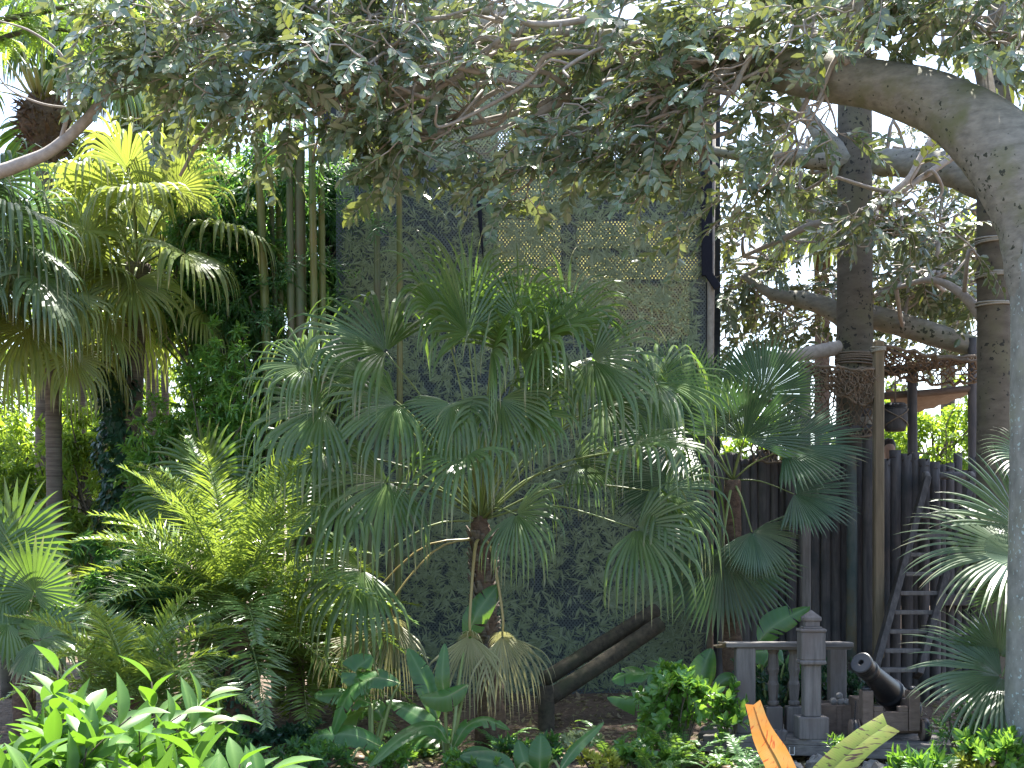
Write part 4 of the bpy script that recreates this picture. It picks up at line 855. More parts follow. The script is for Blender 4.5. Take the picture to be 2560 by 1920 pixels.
# ------------------------------------------------------------------ log fort
def fort():
    rs = np.random.RandomState(301); D = 17.8
    t = thing('log_fence', (P(2100, 0, D)[0], D, .2), 'tall dark palisade fence of upright logs behind the railing', 'fence')
    x = 1790
    while x < 2470:
        wp = rs.uniform(20, 34) if x < 2330 else rs.uniform(17, 24)
        yt = (1150+rs.uniform(-14, 18)) if x < 2300 else 1172+rs.uniform(-28, 26)
        d = D+rs.uniform(-.05, .05)+(.5 if x > 2330 else 0); xc = x+wp/2; a = P(xc, yt, d); b = a.copy(); b[2] = .15
        mb = MB(); r = S(wp/2, d)*1.01; pts = [b, b*.6+a*.4+np.array([rs.randn()*.008, 0, 0]), a-UP*.05, a-UP*.012, a]
        tube(mb, smooth_path(pts, 14)[:-1].tolist()+[a], [r*1.02]*11+[r, r*.96, r*.72], 12, rough=.04, rs=rs); mb.build('log', M['dark_log'], t, True); x += wp*.93
    for yy in (1300, 1500): mb = MB(); beam(mb, P(1790, yy, D+.35), P(2480, yy, D+.35), .08, .14); mb.build('rail', M['dark_log'], t)
    # lone posts
    def post(x, y0, y1, d, r, mat, label, sq=False, bands=(), name='timber_post', band_mat='pale_rope'):
        a, b = P(x, y0, d), P(x, y1, d); b[2] = max(b[2], gz(b[0], d)); o = thing(name, b, label, 'post'); mb = MB()
        if sq: box(mb, (a+b)/2, (S(r*2, d), S(r*2, d), a[2]-b[2]), bev=.015); mb.build('shaft', M[mat], o)
        else: tube(mb, smooth_path([b, (a+b)/2+np.array([.01, 0, 0]), a], 14), [S(r, d)*1.04, S(r, d)], 14, rough=.03, rs=rs); mb.build('shaft', M[mat], o, True)
        for (yy, k) in bands:
            for j in range(k):
                c = P(x, yy+j*5, d); an = np.linspace(0, 6.2832, 20); rr = S(r, d)*(1.28 if sq else 1.08)+.006
                rb = MB(); tube(rb, np.stack([c[0]+np.cos(an)*rr, d+np.sin(an)*rr, c[2]+.012*np.sin(an*1+j)], 1), .011, 5, cap=False); rb.build('lashing', M[band_mat], o, True)
        return o
    post(2196, 852, 1645, 17.05, 12.5, 'tan_timber', 'tall square weathered post lashed to the net corner', True, ((868, 3),))
    post(2013, 905, 1650, 17.3, 12, 'grey_timber', 'square brown post under the sagging net corner', True, ((922, 3),))
    post(2170, 1015, 1650, 17.55, 16, 'dark_log', 'round dark post wearing a pale canvas band', False, ())
    post(2280, 930, 1650, 18.45, 12, 'dark_log', 'slender dark post standing free before the glowing tree', False, ((940, 3),), band_mat='rope')
    post(2430, 845, 1650, 18.6, 11, 'dark_log', 'dark post beside the corded trunk carrying the net bridge', False, ())
    post(2128, 1138, 1650, 17.55, 13, 'patina_post', 'blue green stained post with a tan edge in the fence', False, ())
    mb = MB(); lathe(mb, P(2170, 1062, 17.55), [(S(17.5, 17.5), 0), (S(18, 17.5), .01), (S(18, 17.5), .085), (S(17.5, 17.5), .095)], 18); o = mb.build('canvas_band', M['pale_rope'], None, True); tag(o, 'pale canvas band wrapped round the dark post', 'band')
    # beams
    def logbeam(a, b, r, label, mat='dark_log'):
        mb = MB(); q = smooth_path([P(*a), (P(*a)+P(*b))/2-UP*.01, P(*b)], 16); tube(mb, q, S(r, a[2]), 12, rough=.03, rs=rs); o = mb.build('log_beam', M[mat], None, True, origin=tuple(P(*a))); tag(o, label, 'beam')
    logbeam((2205, 930, 18.3), (2440, 893, 18.6), 12, 'dark log beam carrying the net bridge', 'mossy_log')
    logbeam((1860, 1068, 17.45), (2196, 1072, 17.45), 9, 'dark log rail along the foot of the cargo net')
    logbeam((1870, 1005, 18.1), (2000, 1000, 18.1), 7, 'short log rail beyond the stiff fan palm')
    # cargo nets
    def net(label, corners, cell, r, sag, nu, nv, noise=.012, fold=0, seed=1, mat='rope'):
        rn = np.random.RandomState(seed); c00, c10, c01, c11 = [P(*c) for c in corners]
        g = np.zeros((nv+1, nu+1, 3))
        for j in range(nv+1):
            for i in range(nu+1):
                u = (i+(.5 if j % 2 else 0))/(nu+.5); v = j/nv
                p = (c00*(1-u)+c10*u)*(1-v)+(c01*(1-u)+c11*u)*v
                p = p-UP*sag*4*u*(1-u)*(.35+.65*v)+np.array([0, fold*math.sin(u*14+v*5), 0])+rn.randn(3)*noise
                g[j, i] = p
        mb = MB()
        for j in range(nv):
            for i in range(nu+1):
                tgt = [i, i-1] if j % 2 == 0 else [i, i+1]
                for k in tgt:
                    if 0 <= k <= nu: a, b = g[j, i], g[j+1, k]; tube(mb, [a, (a+b)/2+rn.randn(3)*.006, b], r, 4, cap=False)
        for j in (0, nv): tube(mb, g[j], r*2.0, 6)
        tube(mb, g[:, 0], r*1.5, 6); tube(mb, g[:, nu], r*1.5, 6)
        o = mb.build('cargo_net', M[mat], None, True, origin=tuple(c00)); tag(o, label, 'net')
    net('hanging cargo net curtain between the square posts', [(2018, 925, 17.4), (2186, 930, 17.3), (1990, 1078, 17.5), (2180, 1085, 17.4)], 0, .0085, .03, 13, 11, .014, .02, 1)
    net('cargo net hanging lower past the stiff fan palm', [(1880, 1010, 17.6), (2005, 990, 17.6), (1880, 1150, 17.6), (2010, 1150, 17.6)], 0, .0085, .02, 9, 10, .012, .02, 2)
    net('bunched net draped like a roof between the post tops', [(2008, 908, 17.2), (2192, 918, 17.15), (2030, 930, 18.3), (2186, 945, 18.2)], 0, .0095, .20, 15, 13, .018, .03, 3)
    net('net bridge swooping from the tall post to the corded trunk', [(2204, 858, 17.1), (2452, 905, 17.2), (2215, 915, 18.3), (2440, 885, 18.5)], 0, .0105, .10, 15, 9, .014, .0, 4)
    net('second layer of netting sagging under the bridge', [(2210, 880, 17.2), (2440, 890, 17.4), (2215, 935, 18.2), (2445, 950, 18.3)], 0, .0095, .08, 15, 9, .018, .0, 5)
    net('bunched fringe of netting drooping under the roof net', [(2012, 912, 17.0), (2194, 925, 16.95), (2060, 965, 17.1), (2188, 1020, 17.1)], 0, .009, .03, 18, 10, .016, .03, 6)
    logbeam((2208, 990, 18.6), (2436, 970, 18.6), 9, 'brown pole holding up the canvas awning', 'carriage_timber')
    # canvas awning
    mb = MB(); nu, nv = 16, 8; A, B, Cc, Dd = P(2212, 976, 18.7), P(2432, 962, 18.7), P(2246, 1040, 19.9), P(2425, 985, 19.9)
    v = [((A*(1-i/nu)+B*i/nu)*(1-j/nv)+(Cc*(1-i/nu)+Dd*i/nu)*j/nv)-UP*.05*math.sin(math.pi*i/nu)*(1+.3*math.sin(j*2.2))+np.array([0, 0, .012*math.sin(i*2+j)]) for j in range(nv+1) for i in range(nu+1)]
    mb.add(v, [(j*(nu+1)+i, j*(nu+1)+i+1, (j+1)*(nu+1)+i+1, (j+1)*(nu+1)+i) for j in range(nv) for i in range(nu)])
    o = mb.build('canvas_awning', M['canvas'], None, True, origin=tuple(A)); tag(o, 'tan canvas awning sagging behind the dark post', 'awning')
    # roped barrel hanging
    c = P(2238, 1078, 17.9); o = thing('hanging_barrel', c, 'dark hanging barrel crossed with rope half behind the square post', 'barrel'); H = S(70, 17.9); r = S(30, 17.9)
    mb = MB(); lathe(mb, c, [(r*.78, 0), (r*.92, H*.15), (r, H*.45), (r*.96, H*.75), (r*.84, H*.97), (r*.8, H)], 20); mb.build('body', M['dark_log'], o, True)
    for s in (-1, 1):
        mb = MB(); q = [c+np.array([math.cos(a_)*r*1.03, math.sin(a_)*r*1.03, H*(.15+.65*(k/10))]) for k, a_ in enumerate(np.linspace(-.2, -2.9, 11)[::s])]; tube(mb, q, .009, 5); mb.build('rope_cross', M['rope'], o, True)
    for zz in (.80, .86, .92):
        mb = MB(); an = np.linspace(0, 6.2832, 20); tube(mb, [c+np.array([math.cos(a_)*r*.93, math.sin(a_)*r*.93, H*zz]) for a_ in an], .008, 5); mb.build('hoop', M['iron'], o, True)
    mb = MB(); tube(mb, [c+UP*H, c+UP*(H+.35)], .012, 6); mb.build('hanging_rope', M['rope'], o, True)
    # ladder stair
    b = P(2250, 1690, 16.55); o = thing('ladder_stair', b, 'steep weathered ladder stair leaning against the log fence', 'ladder')
    def lp(y, off=0): u = (1690-y)/500; return P(2182+off+(1690-y)*.272, y, 16.55+1.0*u)
    for off in (0, 112):
        mb = MB(); a_, b_ = lp(1690, off), lp(1200, off); beam(mb, a_, b_, .075, .24, up=np.array([0, -1., .35])); mb.build('stringer', M['dark_timber'], o)
        mb = MB(); cc = lp(1196, off); lathe(mb, cc-np.array([.03, -.04, .02]), [(.10, 0), (.11, .01), (.11, .055), (.10, .065)], 18, axis=(1, 0, 0)); mb.build('scroll_end', M['grey_timber'], o, True)
    for k in range(9):
        y = 1675-48*k-(0); a_, b_ = lp(y, 8), lp(y, 104); mb = MB(); box(mb, (a_+b_)/2+np.array([0, .04, 0]), (b_[0]-a_[0]-.003, .2, .05), bev=.008); mb.build('tread', M['grey_timber'], o)  # lit look put into the treads by paler timber than the stringers
    a_, b_ = lp(1192, 18)+np.array([0, .25, .03]), lp(1192, 112)+np.array([0, .25, .03]); mb = MB(); tube(mb, [a_, b_], S(10, 17.5), 14); o = mb.build('roller_log', M['dark_log'], None, True, origin=tuple(a_)); tag(o, 'horizontal dark roller log lashed at the ladder top', 'log')
    for u in (.35, .7):
        pass
    # person behind the fence
    hd = P(2222, 1128, 19.2); feet = hd.copy(); feet[2] = hd[2]-1.62
    o = thing('person', feet, 'person with short dark hair standing behind the log fence', 'person')
    me = bpy.data.meshes.new('body'); J = {'pel': (0, 0, .93), 'sp': (0, 0, 1.15), 'ch': (0, 0, 1.34), 'nk': (0, 0, 1.48), 'h1': (0, -.01, 1.56), 'h2': (0, -.02, 1.66), 'h3': (0, 0, 1.73),
      'ls': (-.18, 0, 1.40), 'le': (-.24, .02, 1.13), 'lw': (-.24, -.06, .90), 'rs': (.18, 0, 1.40), 're': (.24, .02, 1.13), 'rw': (.24, -.06, .90), 'lh': (-.1, 0, .88), 'lk': (-.11, -.02, .5), 'la': (-.11, .02, .08), 'lt': (-.11, -.13, .03), 'rh': (.1, 0, .88), 'rk': (.11, -.02, .5), 'ra': (.11, .02, .08), 'rt': (.11, -.13, .03)}
    R = dict(pel=.14, sp=.125, ch=.14, nk=.055, h1=.07, h2=.088, h3=.07, ls=.06, le=.042, lw=.03, rs=.06, re=.042, rw=.03, lh=.085, lk=.058, la=.04, lt=.035, rh=.085, rk=.058, ra=.04, rt=.035)
    ks = list(J); E = [('pel', 'sp'), ('sp', 'ch'), ('ch', 'nk'), ('nk', 'h1'), ('h1', 'h2'), ('h2', 'h3'), ('ch', 'ls'), ('ls', 'le'), ('le', 'lw'), ('ch', 'rs'), ('rs', 're'), ('re', 'rw'), ('pel', 'lh'), ('lh', 'lk'), ('lk', 'la'), ('la', 'lt'), ('pel', 'rh'), ('rh', 'rk'), ('rk', 'ra'), ('ra', 'rt')]
    vs = [J[k] for k in ks]; ed = [(ks.index(a_), ks.index(b_)) for a_, b_ in E]
    for sx in (-1, 1):                                        # five fingers on each hand
        wi = ks.index('lw' if sx < 0 else 'rw')
        pi = len(vs); vs.append((sx*.245, -.085, .84)); ed.append((wi, pi)); ks.append('palm%d' % sx); R['palm%d' % sx] = .026
        for q in range(5):
            f0 = len(vs); vs.append((sx*(.245-.0), -.12+q*.022, .80 if q else .84)); vs.append((sx*.235, -.13+q*.024, .755-.006*(2-abs(q-2)) if q else .80)); ed += [(pi, f0), (f0, f0+1)]; ks += ['f%d%d' % (sx, q), 'g%d%d' % (sx, q)]; R[ks[-1]] = .008; R[ks[-2]] = .009
    me.from_pydata(vs, ed, []); body = bpy.data.objects.new('body', me); C.objects.link(body); body.parent = o
    md = body.modifiers.new('skin', 'SKIN'); me.skin_vertices or None
    if not me.skin_vertices: bpy.context.view_layer.objects.active = body
    for i, k in enumerate(ks):
        if me.skin_vertices: me.skin_vertices[0].data[i].radius = (R[k], R[k])
    if me.skin_vertices: me.skin_vertices[0].data[0].use_root = True
    sb = body.modifiers.new('sub', 'SUBSURF'); sb.levels = sb.render_levels = 2; me.materials.append(M['skin'])
    def shell(name, prof, mat, cy=0.):
        mb = MB(); lathe(mb, feet+np.array([0, cy, 0]), prof, 18); mb.build(name, M[mat], o, True)
    shell('shirt', [(.17, .86), (.185, 1.1), (.20, 1.3), (.17, 1.42), (.075, 1.49)], 'dark_shirt')
    mb = MB(); lathe(mb, feet+np.array([0, .012, 0]), [(.085, 1.60), (.102, 1.66), (.10, 1.72), (.075, 1.775), (.02, 1.80)], 18); mb.v[-1] = mb.v[-1]+np.array([0, .02, 0]); mb.build('hair', M['hair'], o, True)
fort()

# ------------------------------------------------------------------ railing, deck, cannon
def deck():
    rs = np.random.RandomState(401)
    zt = .25; A = np.array([P(1745, 0, 14.1)[0], 14.05, zt]); B = np.array([P(2420, 0, 13.2)[0], 13.25, zt]); x = nrmz(B-A); y = np.cross(UP, x)
    t = thing('timber_deck', A-UP*.2, 'low weathered plank deck carrying the railing and the cannon', 'deck')
    for k in range(6):
        mb = MB(); off = .1+k*.205; e = rs.uniform(-.12, .1); beam(mb, A+y*off+x*e-UP*.03, B+y*off-UP*.03, .198, .06, bev=.008); mb.build('plank', M['rail_timber'], t)
    mb = MB(); beam(mb, A-UP*.11+y*.02, B-UP*.11+y*.02, .05, .10, bev=.006); mb.build('fascia', M['rail_timber'], t)
    for u in (.08, .5, .92): mb = MB(); c = A+(B-A)*u+y*.3; box(mb, (c[0], c[1], .03), (.14, .14, .32), bev=.01); mb.build('pier', M['dark_log'], t)
    # balustrade
    d = 14.25; t = thing('balustrade', P(1860, 1838, d), 'weathered timber railing with turned balusters and a broken handrail end', 'railing')
    zb = zt; zr = P(0, 1618, d)[2]
    mb = MB(); beam(mb, P(1812, 1611, d), P(2128, 1611, d), .22, .05, bev=.008); beam(mb, P(1842, 1619, d), P(2124, 1619, d), .15, .035, bev=.005); mb.build('handrail', M['rail_timber'], t)
    mb = MB()
    for k in range(7): c = P(1812, 1607+k*1.8, d); beam(mb, c+np.array([.02, -.08+.026*k, 0]), c+np.array([-rs.uniform(.02, .12), -.08+.026*k, rs.uniform(-.01, .01)]), .02, .014, bev=.002)
    mb.build('splintered_end', M['tan_timber'], t)
    for (xx, ww, dd) in ((1862, 48, d), (2092, 42, d+.35)):
        mb = MB(); c = P(xx, 0, dd); box(mb, (c[0], dd, (zb+zr)/2), (S(ww, dd), S(ww, dd)*.85, zr-zb), bev=.012); mb.build('square_post', M['grey_timber'], t)
    Hh = zr-zb
    prof = [(.085, 0), (.085, .30), (.05, .305), (.062, .325), (.062, .355), (.045, .37), (.052, .42), (.06, .53), (.064, .555), (.05, .60), (.048, .66), (.066, .735), (.062, .75), (.055, .86), (.05, .92), (.062, .945), (.062, .97), (.05, 1.0)]
    for xx in (1933, 1985):
        mb = MB(); c = P(xx, 0, d+.1); c[2] = zb
        box(mb, (c[0], c[1], zb+Hh*.15), (S(42, d), S(42, d), Hh*.30), bev=.01)
        lathe(mb, c, [(r*.95, h*Hh) for r, h in prof[2:]], 8, rot=math.pi/8); mb.build('baluster', M['grey_timber'], t)
    d = 13.85; c = P(2028, 0, d); t = thing('newel_post', (c[0], d, zt), 'carved square newel post with pyramid cap in front of the railing', 'post')
    Z = lambda yy: P(0, yy, d)[2]
    def sec(name, y0, y1, wpx, bev=.01, mat='grey_timber'): mb = MB(); box(mb, (c[0], d, (Z(y0)+Z(y1))/2), (S(wpx, d), S(wpx, d), Z(y0)-Z(y1)), bev=bev); mb.build(name, M[mat], t)
    w_ = S(74, d); mb = MB(); box(mb, (c[0], d, (zt+Z(1790))/2), (w_, w_, Z(1790)-zt), bev=.008); mb.build('plinth', M['grey_timber'], t)
    sec('shaft', 1660, 1790, 42); sec('lower_moulding', 1649, 1660, 64, .012); sec('block', 1580, 1649, 60); sec('upper_moulding', 1571, 1580, 65, .012); sec('neck_step', 1566, 1571, 46, .004); sec('neck', 1552, 1566, 36, .006)
    mb = MB(); lathe(mb, (c[0], d, Z(1552)), [(S(29, d), 0), (S(30.5, d), .01), (S(30.5, d), S(8, d)), (S(29, d), S(10, d)), (S(6, d), S(24, d)), (S(1, d), S(27, d))], 4, rot=math.pi/4); mb.build('cap', M['grey_timber'], t)
    # stump, bracket, ammunition box and balls
    c = P(1950, 1846, 13.7); c[2] = zt; mb = MB(); lathe(mb, c, [(S(15, 13.7), 0), (S(16, 13.7), .04), (S(15.5, 13.7), .085), (S(14, 13.7), .10), (S(9, 13.7), .088), (S(3, 13.7), .092)], 12); mb.v[-1] = mb.v[-1]+rs.randn(*mb.v[-1].shape)*.006; o = mb.build('post_stub', M['dark_log'], origin=tuple(c)); tag(o, 'small rotten post stub on the deck edge', 'stump')
    c = P(1980, 1870, 13.72); mb = MB(); s_ = S(6, 13.7); h_ = S(17, 13.7); tube(mb, smooth_path([c+np.array([-s_, 0, .01]), c+np.array([-s_, 0, -h_*.9]), c+np.array([-s_*.8, 0, -h_]), c+np.array([s_*.8, 0, -h_]), c+np.array([s_, 0, -h_*.9]), c+np.array([s_, 0, .01])], 24), .005, 6); o = mb.build('wire_bracket', M['white_vinyl'], None, True, origin=tuple(c)); tag(o, 'small white bent rod bracket under the deck edge', 'bracket')
    d = 14.25; c = P(2084, 0, d); o = thing('ammunition_box', (c[0], d, zt), 'low brown timber box heaped with iron balls beside the cannon', 'box')
    W, Dp, H = S(110, d), .45, Z(1757)-zt
    for (cx, cy_, sx, sy, nm) in ((0, -Dp/2, W, .035, 'front_board'), (0, Dp/2, W, .035, 'back_board'), (-W/2+.018, 0, .035, Dp-.04, 'side_board'), (W/2-.018, 0, .035, Dp-.04, 'side_board')):
        mb = MB(); box(mb, (c[0]+cx, d+cy_, zt+H/2), (sx, sy, H), bev=.004); mb.build(nm, M['carriage_timber'], o)
    for k in range(3): mb = MB(); box(mb, (c[0]+(-.46, 0, .46)[k]*W, d-Dp/2-.026, zt+H/2), (.05, .016, H*.98), bev=.003); mb.build('batten', M['carriage_timber'], o)
    mb = MB(); box(mb, (c[0], d, zt+H-.03), (W-.08, Dp-.06, .02)); mb.build('inner_floor', M['carriage_timber'], o)
    bx = [(-.02, -.1, 0), (.045, -.1, 0), (.11, -.1, 0), (0, .03, 0), (.08, .03, 0), (.045, -.06, .06)]
    for (a, b_, h) in bx:
        mb = MB(); pr = [(.036*math.sin(q), -.036*math.cos(q)) for q in np.linspace(.05, math.pi-.05, 9)]; cc = np.array([c[0]+a, d+b_, zt+H+.017+h]); lathe(mb, cc, pr, 14); q = mb.build('cannonball', M['rock'], None, True, origin=tuple(cc)); tag(q, 'grey iron cannonball heaped in the timber box', 'cannonball', 'cannonballs in the box')
    # cannon on carriage
    d = 13.75; c0 = P(2212, 0, d); o = thing('cannon', (c0[0], d, zt), 'black iron cannon aiming upward on a timber carriage', 'cannon')
    mz = P(2152, 1656, 13.45); br = P(2268, 1778, 14.25); ax = nrmz(mz-br); L = np.linalg.norm(mz-br)
    r1, r2 = S(25, 13.5), S(38, 14)
    def crisp(pf): return [q for a_, b_ in zip(pf[:-1], pf[1:]) for q in (a_, (a_[0]+(b_[0]-a_[0])*.06, a_[1]+(b_[1]-a_[1])*.06), (a_[0]+(b_[0]-a_[0])*.94, a_[1]+(b_[1]-a_[1])*.94))]+[pf[-1]]
    mb = MB(); lathe(mb, br, crisp([(.01, -.13), (.035, -.12), (.045, -.085), (.03, -.05), (r2*.8, -.03), (r2*1.05, 0), (r2*1.08, .03), (r2, .05), (r2*.95, L*.35), (r2*.99, L*.37), (r2*.99, L*.41), (r2*.88, L*.43), (r1*.98, L*.80), (r1*1.08, L*.82), (r1*1.08, L*.86), (r1*.96, L*.88), (r1*1.0, L*.94), (r1*1.12, L*.965), (r1*1.12, L*.995), (r1*1.02, L), (r1*.30, L), (r1*.24, L-.01), (r1*.2, L-.05)]), 36, axis=ax); mb.build('barrel', M['iron'], o, True)
    for s, xx in ((-1, 2157), (1, 2272)):
        cc = P(xx, 0, 13.75); mb = MB(); top = Z(1722)
        zz = [(-.12, zt+.10, top), ]
        box(mb, (cc[0], 13.62, (zt+.10+top)/2), (S(27, d), .16, top-zt-.10), bev=.008)
        box(mb, (cc[0], 13.91, (zt+.10+top-.10)/2), (S(27, d), .41, top-.1-zt-.10), bev=.008)
        box(mb, (cc[0], 14.27, (zt+.10+top-.18)/2), (S(27, d), .30, top-.18-zt-.10), bev=.008)
        mb.build('cheek', M['carriage_timber'], o)
        mb = MB(); lathe(mb, (cc[0], 13.62, top), [(.045, 0), (.05, .012), (.04, .03), (.015, .04)], 12); mb.build('cap_square', M['iron'], o, True)
    mb = MB(); xa, xb = P(2171, 0, d)[0], P(2258, 0, d)[0]; box(mb, ((xa+xb)/2, 13.60, (zt+.10+Z(1775))/2), (xb-xa-.004, .09, Z(1775)-zt-.10), bev=.006)
    for s in (0, 1): box(mb, (xa+.05 if s == 0 else xb-.05, 13.60, Z(1768)), (.094, .085, S(14, d)), bev=.006)
    mb.build('transom', M['carriage_timber'], o)
    for yy in (13.62, 14.22):
        mb = MB(); tube(mb, [(P(2118, 0, d)[0], yy, zt+.10), (P(2318, 0, d)[0], yy, zt+.10)], .03, 10); mb.build('axle', M['carriage_timber'], o, True)
        for xx in (2126, 2300):
            mb = MB(); cc = np.array([P(xx, 0, d)[0]-.03, yy, zt+.105]); lathe(mb, cc, [(.095, -.005), (.105, 0), (.105, .075), (.095, .08), (.05, .082)], 26, axis=(1, 0, 0)); wl = mb.build('wheel', M['carriage_timber'], o, True)
            mb = MB(); lathe(mb, cc, [(.107, .015), (.111, .018), (.111, .058), (.107, .061)], 26, axis=(1, 0, 0)); mb.build('tyre', M['iron'], wl, True)
    mb = MB(); ch = smooth_path([P(2139, 1752, 13.52), P(2137, 1790, 13.5), P(2134, 1825, 13.5)], 24)
    for i in range(23):
        a_, b_ = ch[i], ch[i+1]; s = np.array([.008, 0, 0]) if i % 2 else np.array([0, .008, 0]); tube(mb, [a_+s*.2, (a_+b_)/2+s, b_+s*.2], .003, 4); tube(mb, [a_-s*.2, (a_+b_)/2-s, b_-s*.2], .003, 4)
    mb.build('chain', M['iron'], o)
deck()

# ------------------------------------------------------------------ fallen logs by the screen
def flog(pts, r, label, name='fallen_log', mat='mossy_log'):
    rs = np.random.RandomState(len(label)); q = smooth_path([P(*p_) for p_ in pts], 24); mb = MB(); tube(mb, q, S(r, pts[0][2]), 16, rough=.03, rs=rs); o = mb.build(name, M[mat], None, True, origin=tuple(q[0])); tag(o, label, 'log')
flog([(1360, 1700, 16.6), (1480, 1625, 17.0), (1640, 1525, 17.5)], 19, 'upper of two parallel sloping dark logs by the screen', 'leaning_log')
flog([(1372, 1745, 16.3), (1490, 1668, 16.7), (1650, 1560, 17.2)], 21, 'lower of two parallel sloping dark logs, mossy on top', 'leaning_log')
flog([(1366, 1840, 16.1), (1366, 1785, 16.15), (1362, 1715, 16.2)], 21, 'short upright log propping the two sloping logs', 'log_prop')

# ------------------------------------------------------------------ banana family plants
def banana(label, base, lst, seed, name='banana_plant', cat='banana plant', leaf='banana_leaf_skin', group=None):
    rs = np.random.RandomState(seed); d = base[2]; b = P(*base); b[2] = gz(b[0], b[1]); t = thing(name, b, label, cat, group)
    for (pts, wpx, nr, tears, fold) in lst:
        q = [P(*p_) for p_ in pts]; mb = MB(); path = blade(mb, q, S(wpx, pts[0][2]), np.array(nr, float), rs, 26, tears, fold, .8, curl=.25)
        o = mb.build('leaf', M[leaf], t, True); sb = MB(); root = b*.85+q[0]*.15; root[2] = b[2]+.05
        tube(sb, smooth_path([root, root*.4+q[0]*.6+UP*.1, q[0]], 9), np.linspace(.022, .011, 9), 6)
        tube(sb, path[:22]-nrmz(np.array(nr, float))*.006, np.linspace(.011, .003, 22), 5); sb.build('stalk', M['stalk'], o, True)
fr = (0, -.5, .85); ff = (0, -1, .25)
banana('broad leaved plant whose upright narrow leaf stands before the weeping palm', (1118, 1920, 13.5), [
  ([(1112, 1745, 13.5), (1106, 1690, 13.5), (1112, 1608, 13.55)], 20, ff, 0, .25), ([(1170, 1712, 13.4), (1112, 1742, 13.35), (1048, 1742, 13.4)], 26, (0, -.8, .5), 1, -.3),
  ([(1122, 1860, 13.3), (1085, 1815, 13.2), (1010, 1840, 12.9), (922, 1918, 12.6)], 26, fr, 1, .3), ([(1130, 1875, 13.4), (1165, 1818, 13.4), (1215, 1800, 13.4), (1275, 1826, 13.4)], 26, fr, 4, .3),
  ([(1112, 1850, 13.7), (1045, 1790, 13.8), (965, 1752, 13.9)], 30, (0, -.7, .7), 2, .2), ([(1135, 1900, 13.0), (1190, 1888, 12.9), (1260, 1905, 12.7)], 30, (0, -.8, .6), 0, .2), ([(1100, 1870, 13.8), (1060, 1850, 13.9), (1000, 1880, 13.9)], 30, fr, 2, .2), ([(1165, 1600, 14.6), (1195, 1530, 14.6), (1245, 1462, 14.65)], 34, ff, 2, .2), ([(1095, 1800, 13.9), (1060, 1700, 14), (1020, 1620, 14.1)], 30, ff, 2, .2)], 501)
banana('broad torn leaved plant with a folded yellowing leaf beneath the weeping palm', (930, 1920, 13.8), [
  ([(985, 1885, 13.7), (900, 1842, 13.6), (830, 1835, 13.6), (773, 1845, 13.6)], 30, (0, -.75, .65), 4, .2), ([(1000, 1708, 13.8), (930, 1695, 13.8), (870, 1740, 13.7), (828, 1842, 13.6)], 34, (-.4, -.6, .6), 6, .3),
  ([(930, 1760, 13.9), (860, 1735, 13.9), (785, 1738, 13.9)], 36, (0, -.6, .8), 4, .2), ([(920, 1740, 14), (890, 1680, 14), (930, 1640, 14)], 38, (0, -.7, .5), 4, .2), ([(960, 1800, 14.1), (930, 1770, 14.1), (850, 1800, 14.2)], 40, (0, -.6, .8), 3, .2),
  ([(880, 1900, 13.3), (830, 1875, 13.3), (790, 1915, 13.2)], 30, fr, 1, .2)], 502)
banana('broad leaved plant spreading dark paddles beside the mossy logs', (1640, 1880, 14.6), [
  ([(1655, 1720, 14.6), (1600, 1745, 14.5), (1518, 1742, 14.4)], 34, (0, -.7, .7), 3, .15), ([(1660, 1700, 14.8), (1590, 1680, 14.8), (1530, 1700, 14.8)], 36, (0, -.6, .7), 3, .2),
  ([(1742, 1740, 14.9), (1752, 1690, 14.9), (1778, 1620, 14.95)], 36, ff, 1, .15), ([(1780, 1730, 14.6), (1810, 1700, 14.6), (1838, 1690, 14.6)], 18, ff, 0, .2), ([(1655, 1740, 14.4), (1640, 1700, 14.4), (1650, 1660, 14.45)], 22, ff, 1, .2), ([(1600, 1860, 14.2), (1620, 1810, 14.2), (1600, 1780, 14.25)], 28, ff, 1, .2)], 503)
banana('broad leaved plant growing behind the railing against the fence', (1930, 1830, 15.3), [
  ([(1895, 1605, 15.3), (1940, 1560, 15.3), (2025, 1515, 15.35)], 36, ff, 3, .15), ([(1960, 1660, 15.2), (1920, 1630, 15.2), (1840, 1640, 15.1)], 34, (0, -.8, .6), 3, .15), ([(1985, 1700, 15.2), (1990, 1650, 15.2), (2010, 1620, 15.2)], 26, ff, 2, .2),
  ([(2060, 1680, 15.3), (2075, 1710, 15.2), (2110, 1750, 15.1)], 20, ff, 1, .2)], 504)
banana('low broad leaved plant with cupped upright leaves at the bottom edge', (1350, 1925, 13.0), [
  ([(1350, 1935, 12.9), (1350, 1890, 12.9), (1352, 1838, 12.95)], 32, ff, 0, .35), ([(1325, 1935, 12.9), (1310, 1900, 12.9), (1295, 1850, 12.95)], 26, ff, 1, .25), ([(1400, 1925, 12.8), (1440, 1870, 12.9), (1510, 1805, 13.1)], 18, (-.4, -.8, .5), 0, .2), ([(1290, 1935, 12.7), (1240, 1905, 12.7), (1150, 1890, 12.7)], 32, (0, -.8, .6), 0, .25)], 505)
